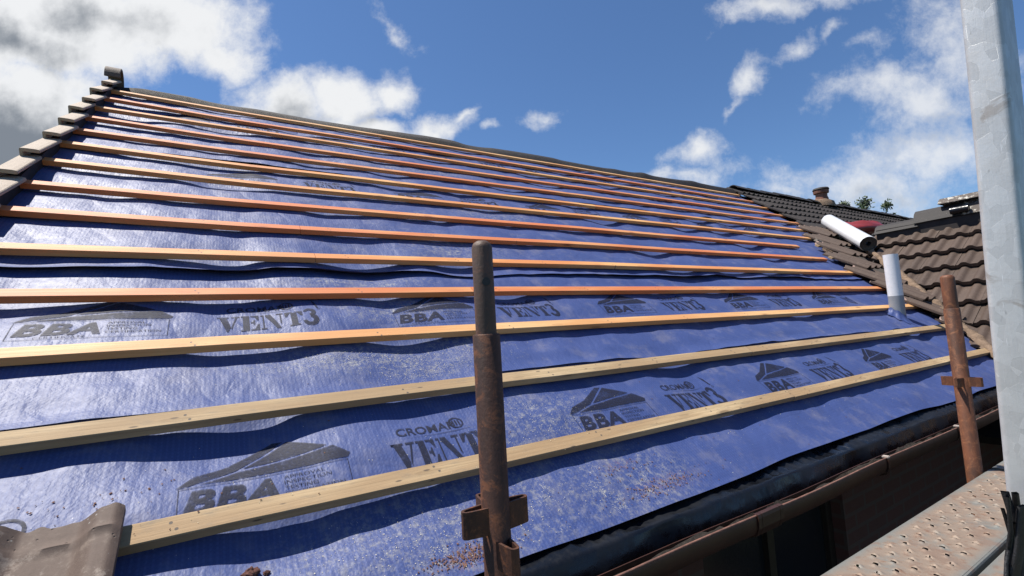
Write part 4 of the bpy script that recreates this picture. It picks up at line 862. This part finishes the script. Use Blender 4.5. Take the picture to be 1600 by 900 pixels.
# coupler strap lumps near the foot
mb = MB()
def ribbon(pts, w_, th, side):
    pts = [Vector(p_) for p_ in pts]; n = len(pts)
    sd = Vector(side).normalized(); nrm = []
    G = []
    for i, p_ in enumerate(pts):
        t_ = (pts[min(i + 1, n - 1)] - pts[max(i - 1, 0)]).normalized(); nn_ = t_.cross(sd).normalized(); tw = Matrix.Rotation(.25 * math.sin(i * .9), 3, t_); a = tw @ sd * w_; b_ = tw @ nn_ * th
        G.append([p_ + a + b_, p_ + a * .3 + b_ * 1.6, p_ - a + b_, p_ - a - b_, p_ + a - b_, p_ + a + b_])
    mb.grid(np.array([[tuple(v) for v in row] for row in G]))
def nearpt(x, y, k): return Vector(CAM + ray(x, y) * k)
kd = .60
ribbon([nearpt(1570, 768, kd), nearpt(1580, 800, kd), nearpt(1588, 840, kd), nearpt(1590, 880, kd), nearpt(1588, 930, kd), nearpt(1584, 990, kd)], .004, .0015, (.4, -.9, 0))
ribbon([nearpt(1586, 770, kd * .98), nearpt(1590, 800, kd), nearpt(1602, 850, kd), nearpt(1604, 900, kd), nearpt(1600, 980, kd)], .0035, .0015, (.8, -.5, 0))
ribbon([nearpt(1574, 775, kd * .97), nearpt(1579, 830, kd * .98), nearpt(1574, 870, kd), nearpt(1570, 930, kd), nearpt(1572, 1000, kd)], .0055, .0015, (.9, .2, 0))
for q_ in range(5): ribbon([nearpt(1566 + 9 * q_, 795 + 11 * (q_ % 3), kd * .985), nearpt(1580 + 4 * q_, 840, kd), nearpt(1572 + 9 * q_, 880 + 6 * q_, kd * .98), nearpt(1574 + 8 * q_, 1000, kd)], .0035, .0015, (.9, .3 - .2 * q_, 0))
ribbon([nearpt(1596, 790, kd * .97), nearpt(1594, 850, kd * .97), nearpt(1586, 900, kd * .98), nearpt(1580, 1000, kd)], .006, .0015, (.9, -.2, 0))
o = mb.build('rubber_strap', M_STRAP, None, smooth=True, fix=False); tag(o, 'bunched black rubber straps hanging at the foot of the galvanised upright', 'strap')

# decks
DZ = -.30
def dimple_deck(name, x0, x1, y0, y1, label, detail=True, fx0=None, fx1=None):
    cx, cy = (x0 + x1) / 2, (y0 + y1) / 2; Wd = y1 - y0; Ld = x1 - x0; e = empty(name, (cx, cy, DZ)); tag(e, label, 'scaffold board', 'steel scaffold boards')
    feats = []
    if detail:
        px_, py_ = .094, .0445; i = 0; x = x0 + .05
        while x < x1 - .03:
            rows = 4 if i % 2 == 0 else 3
            for j in range(rows): feats.append((x - cx, (j - (rows - 1) / 2) * py_, random.uniform(-.15, .15)))
            x += px_ * .5; i += 1
    a0, a1 = (fx0 if fx0 is not None else x0), (fx1 if fx1 is not None else x1)
    xs1 = np.concatenate([[x0], np.arange(max(a0, x0 + .01), min(a1, x1 - .01), .0033), [x1]]) - cx if detail else np.linspace(x0, x1, 30) - cx
    ys1 = np.linspace(-Wd / 2 + .006, Wd / 2 - .006, 64) if detail else np.linspace(-Wd / 2 + .006, Wd / 2 - .006, 8)
    XX, YY = np.meshgrid(xs1, ys1, indexing='ij'); ZZ = .0015 * N1(XX * 4 + 9, YY * 9); hole = np.zeros(XX.shape, bool)
    for (fx, fy, fa) in feats:
        i0, i1 = np.searchsorted(xs1, [fx - .03, fx + .03]); sl_ = slice(i0, i1)
        dx_, dy_ = XX[sl_] - fx, YY[sl_] - fy; ca, sa = math.cos(fa), math.sin(fa); rx, ry = dx_ * ca + dy_ * sa, -dx_ * sa + dy_ * ca
        # two lips raised either side of a slot
        l1 = np.exp(-(((rx - .0085) / .0068) ** 2 + (ry / .0095) ** 2) * 1.3); l2 = np.exp(-(((rx + .0095) / .0065) ** 2 + (ry / .0085) ** 2) * 1.3); ZZ[sl_] += .0066 * l1 + .0050 * l2 - .004 * np.exp(-((rx / .0032) ** 2 + (ry / .006) ** 2))
        hole[sl_] |= ((rx + .0005) / .0026) ** 2 + (ry / .0070) ** 2 < 1
    mb = MB(); G = np.stack([XX, YY, ZZ], -1); nu, nv = XX.shape; fs = []
    for i in range(nu - 1):
        for j in range(nv - 1):
            if hole[i, j]: continue
            a, b_ = i * nv + j, (i + 1) * nv + j; fs.append((a, b_, b_ + 1, a + 1))
    mb.add(G.reshape(-1, 3), fs); mb.build('deck_plate', M_DECK, e, smooth=True, fix=False)
    mb = MB(); h_ = .045
    for sg in (-1, 1):
        y_ = sg * Wd / 2; pr = [(y_ - sg * .0062, .0), (y_ - sg * .002, -.0015), (y_, -.006), (y_, -h_), (y_ - sg * .015, -h_), (y_ - sg * .015, -h_ + .002), (y_ - sg * .002, -h_ + .002), (y_ - sg * .002, -.008), (y_ - sg * .0062, -.003)]
        mb.sweep(pr, lambda i, a, b_: (x0 - cx if i == 0 else x1 - cx, a, b_), 2)
    mb.box((x0 - cx, -Wd / 2 + .003, -.04), (x0 - cx + .002, Wd / 2 - .003, -.002)); mb.box((x1 - cx - .002, -Wd / 2 + .003, -.04), (x1 - cx, Wd / 2 - .003, -.002)); mb.build('folded_edge', M_DECK, e)
ya1 = -.612; wdk = .212; gap = .012
dimple_deck('scaffold_board', -.4, 1.985, ya1 - wdk, ya1, 'perforated steel scaffold board nearest the gutter', True, .45, 1.985)
dimple_deck('scaffold_board', 2.025, 4.4, ya1 - wdk, ya1, 'next steel scaffold board beyond the gap, nearest the gutter', True, 2.03, 2.9)
yb1 = ya1 - wdk - gap
dimple_deck('scaffold_board', -.4, 1.985, yb1 - wdk, yb1, 'outer steel scaffold board beside the galvanised upright', True, .6, 1.6)
dimple_deck('scaffold_board', 2.025, 4.4, yb1 - wdk, yb1, 'outer steel scaffold board hidden beyond the galvanised upright', False)
yc1 = yb1 - wdk - .075  # unseen third row, added to keep sky light off the wall
for xa_, xb_, lb_ in ((-.4, 1.985, 'added scaffold board beside the viewer, cutting sky light on the wall'), (2.025, 4.4, 'added scaffold board behind the galvanised upright, cutting sky light on the wall')): dimple_deck('scaffold_board', xa_, xb_, yc1 - wdk, yc1, lb_, False)
mb = MB(); mb.tube([(2.0, -.62, DZ - .075), (2.0, -1.35, DZ - .075)], .024, 20); o = mb.build('scaffold_transom', M_RUST, None, auto=40); tag(o, 'dark transom tube under the gap between the scaffold boards', 'scaffold tube')
mb = MB(); mb.box((1.99, -1.05, DZ - .035), (2.02, -.615, DZ - .022)); o = mb.build('board_support', M_RUST, None, bevel=.002); tag(o, 'dark flat bearer filling the gap between scaffold boards', 'bearer')

# ================================================================== LOOSE BITS
def stone(x, s, r, lb, seed):
    o = lump('stone', M_STONE, (0, 0, 0), (r, r * .8, r * .62), seed, 22, .7, 4.0); o.data.polygons.foreach_set('use_smooth', [False] * len(o.data.polygons)); o.location = P(x, s, float(H(np.array([x]), np.array([s]))[0]) + r * .4); tag(o, lb, 'stone', 'loose stones on the underlay')
x_, s_ = roofpt(393, 888, -.03); stone(x_, s_, .0165, 'larger red-brown stone lying on the underlay near the bottom', 3)
x_, s_ = roofpt(417, 886, -.03); stone(x_, s_, .0075, 'pea-sized red-brown stone beside the larger stone', 9)
def flakes(name, clusters, m, label, cat, seed, smin, smax, thin=.35):
    r = np.random.RandomState(seed); V = []; Fc = []
    for (cx, cs, rx, rs2, n) in clusters:
        for _ in range(n):
            x = cx + rx * r.randn() * .5; s = cs + rs2 * r.randn() * .5
            if x < -1.3 or x > 5 or s < -.29: continue
            k = 0 if s < .385 else (1 if s < 1.225 else (2 if s < 2.835 else 3)); h = float(sheet_h(np.array([x]), np.array([s]), k)[0]) + .0015
            db_ = s - (BSA - .0)
            if np.any((db_ < .004) & (db_ > -.054)): h = .0014
            a = r.rand() * 6.28; L = r.uniform(smin, smax); w2 = L * r.uniform(.2, thin + .3); z = r.uniform(0, .0015); ca, sa = math.cos(a), math.sin(a)
            b0 = len(V)
            for (p_, q_, zz) in ((-L, -w2, 0), (L, -w2, z), (L * .8, w2, z * .5), (-L * .7, w2, z)): V.append(P(x + p_ * ca - q_ * sa, s + p_ * sa + q_ * ca, h + zz))
            V.append(P(x, s, h + L * .55)); Fc += [(b0, b0 + 1, b0 + 4), (b0 + 1, b0 + 2, b0 + 4), (b0 + 2, b0 + 3, b0 + 4), (b0 + 3, b0, b0 + 4)]
    me = bpy.data.meshes.new(name); me.from_pydata(V, [], Fc); o = link(name, me, m); tag(o, label, cat, None, 'stuff'); return o
flakes('sawdust', [(-.12, .56, .5, .07, 1500), (.02, .46, .22, .06, 700), (.3, .55, .35, .1, 350), (-.1, -.2, .5, .12, 900), (.3, .1, .35, .14, 500), (.0, .88, .5, .1, 350), (.6, 1.6, .7, .2, 500), (1.3, 2.2, .7, .25, 500), (.9, 3.3, 1.2, .25, 400), (1.5, -.1, 1.4, .15, 260), (-.6, .1, .7, .2, 120), (2.5, .5, 2.2, .5, 120)],
       M_DUST, 'pale sawdust and shavings scattered over the underlay', 'sawdust', 4, .0004, .0015)
flakes('crumbs', [(-.1, -.265, .12, .03, 500), (.62, -.245, .25, .035, 260), (.5, -.15, .15, .04, 70), (-.75, .02, .3, .05, 60), (1.2, .0, 3, .4, 220), (-.9, .12, .2, .06, 40)], M_DEBR, 'red-brown tile crumbs and grit on the lower underlay', 'tile crumbs', 6, .0008, .0026, .9)

# ================================================================== FAR THINGS
def tree(x, y, z0, zt, R, label, seed, n=700):
    e = empty('tree', (x, y, z0)); tag(e, label, 'tree', 'trees beyond the far ridge'); r = random.Random(seed); H_ = zt - z0; mb = MB(); mb.tube([(0, 0, 0), (.05, 0, H_ * .4), (0, .1, H_ * .75), (.05, .05, H_ * .97)], [.16, .12, .07, .02], 8)
    tips = []
    for k in range(16):
        a = r.uniform(0, 6.28); zz = H_ * r.uniform(.5, .92); l = R * r.uniform(.5, 1.0); p_ = (l * math.cos(a), l * math.sin(a), zz + l * .5); mb.tube([(0, .05, zz - .2), (p_[0] * .5, p_[1] * .5, zz + .1), p_], [.04, .025, .008], 5); tips.append(p_)
    tips.append((0, 0, H_)); mb.build('trunk', M_BARK, e); lf = MB()
    for _ in range(n):
        t_ = r.choice(tips); q_ = Vector([t_[i] + r.gauss(0, R * .13) for i in range(3)]); d = Vector((r.gauss(0, 1), r.gauss(0, 1), r.gauss(0, 1))).normalized(); s2 = d.orthogonal().normalized(); L = r.uniform(.08, .17)
        lf.add([q_, q_ + d * L * .5 + s2 * L * .3, q_ + d * L, q_ + d * L * .5 - s2 * L * .3], [(0, 1, 2, 3)])
    lf.build('crown', M_LEAF, e, fix=False)
for i, (px_, py_, R, n) in enumerate([(1318, 321, .55, 2600), (1352, 317, .7, 3600), (1385, 321, .45, 2200)]):
    d = ray(px_, py_); k = 21 / d[0]; p_ = CAM + d * k
    tree(p_[0], p_[1], GZ, p_[2], R, ['dark tree top showing just right of the flue terminal', 'widest tree top in the middle above the far tiles', 'smallest tree top nearest the wing ridge'][i], 31 + i, n)
# neighbouring house beyond the ridge, only its lumpy roof line shows
d = ray(1215, 300); k = 17 / d[0]; c_ = CAM + d * k
nb = empty('neighbouring_house', (c_[0], c_[1] + 1.5, GZ)); tag(nb, 'dark neighbouring roof showing as a low hump above the far ridge', 'house')
top = c_[2] - GZ; mb = MB(); mb.box((-2.2, -2, 0), (2.2, 2, top - 1.2)); mb.build('wall', M_BRICK, nb)
mb = MB(); mb.sweep([(-2.3, top - 1.25), (0, top - .02), (2.3, top - 1.25), (2.3, top - 1.33), (0, top - .1), (-2.3, top - 1.33)], lambda i, a, b_: (-2.4 + .9 * i + (0 if i else 0), a, b_ - .25 * (i == 0) * 0 - (.15 if i in (0, 5) else 0) + .05 * math.sin(i * 2.3)), 6); mb.build('roof', M_TILED, nb)
# far hedge line so the horizon is not bare from a side step
mb = MB(); r = random.Random(5); 
for k in range(90):
    a = 2 * PI * k / 90; x, y = 120 * math.cos(a), 120 * math.sin(a); h_ = r.uniform(2.5, 4.2)
    mb.tube([(x, y, GZ - .5), (x, y, GZ + h_ * .7), (x, y, GZ + h_)], [6, 5, 2], 7)
o = mb.build('hedge', M_LEAF, None, smooth=True); tag(o, 'distant dark hedge line around the plot', 'hedge', None, 'stuff')
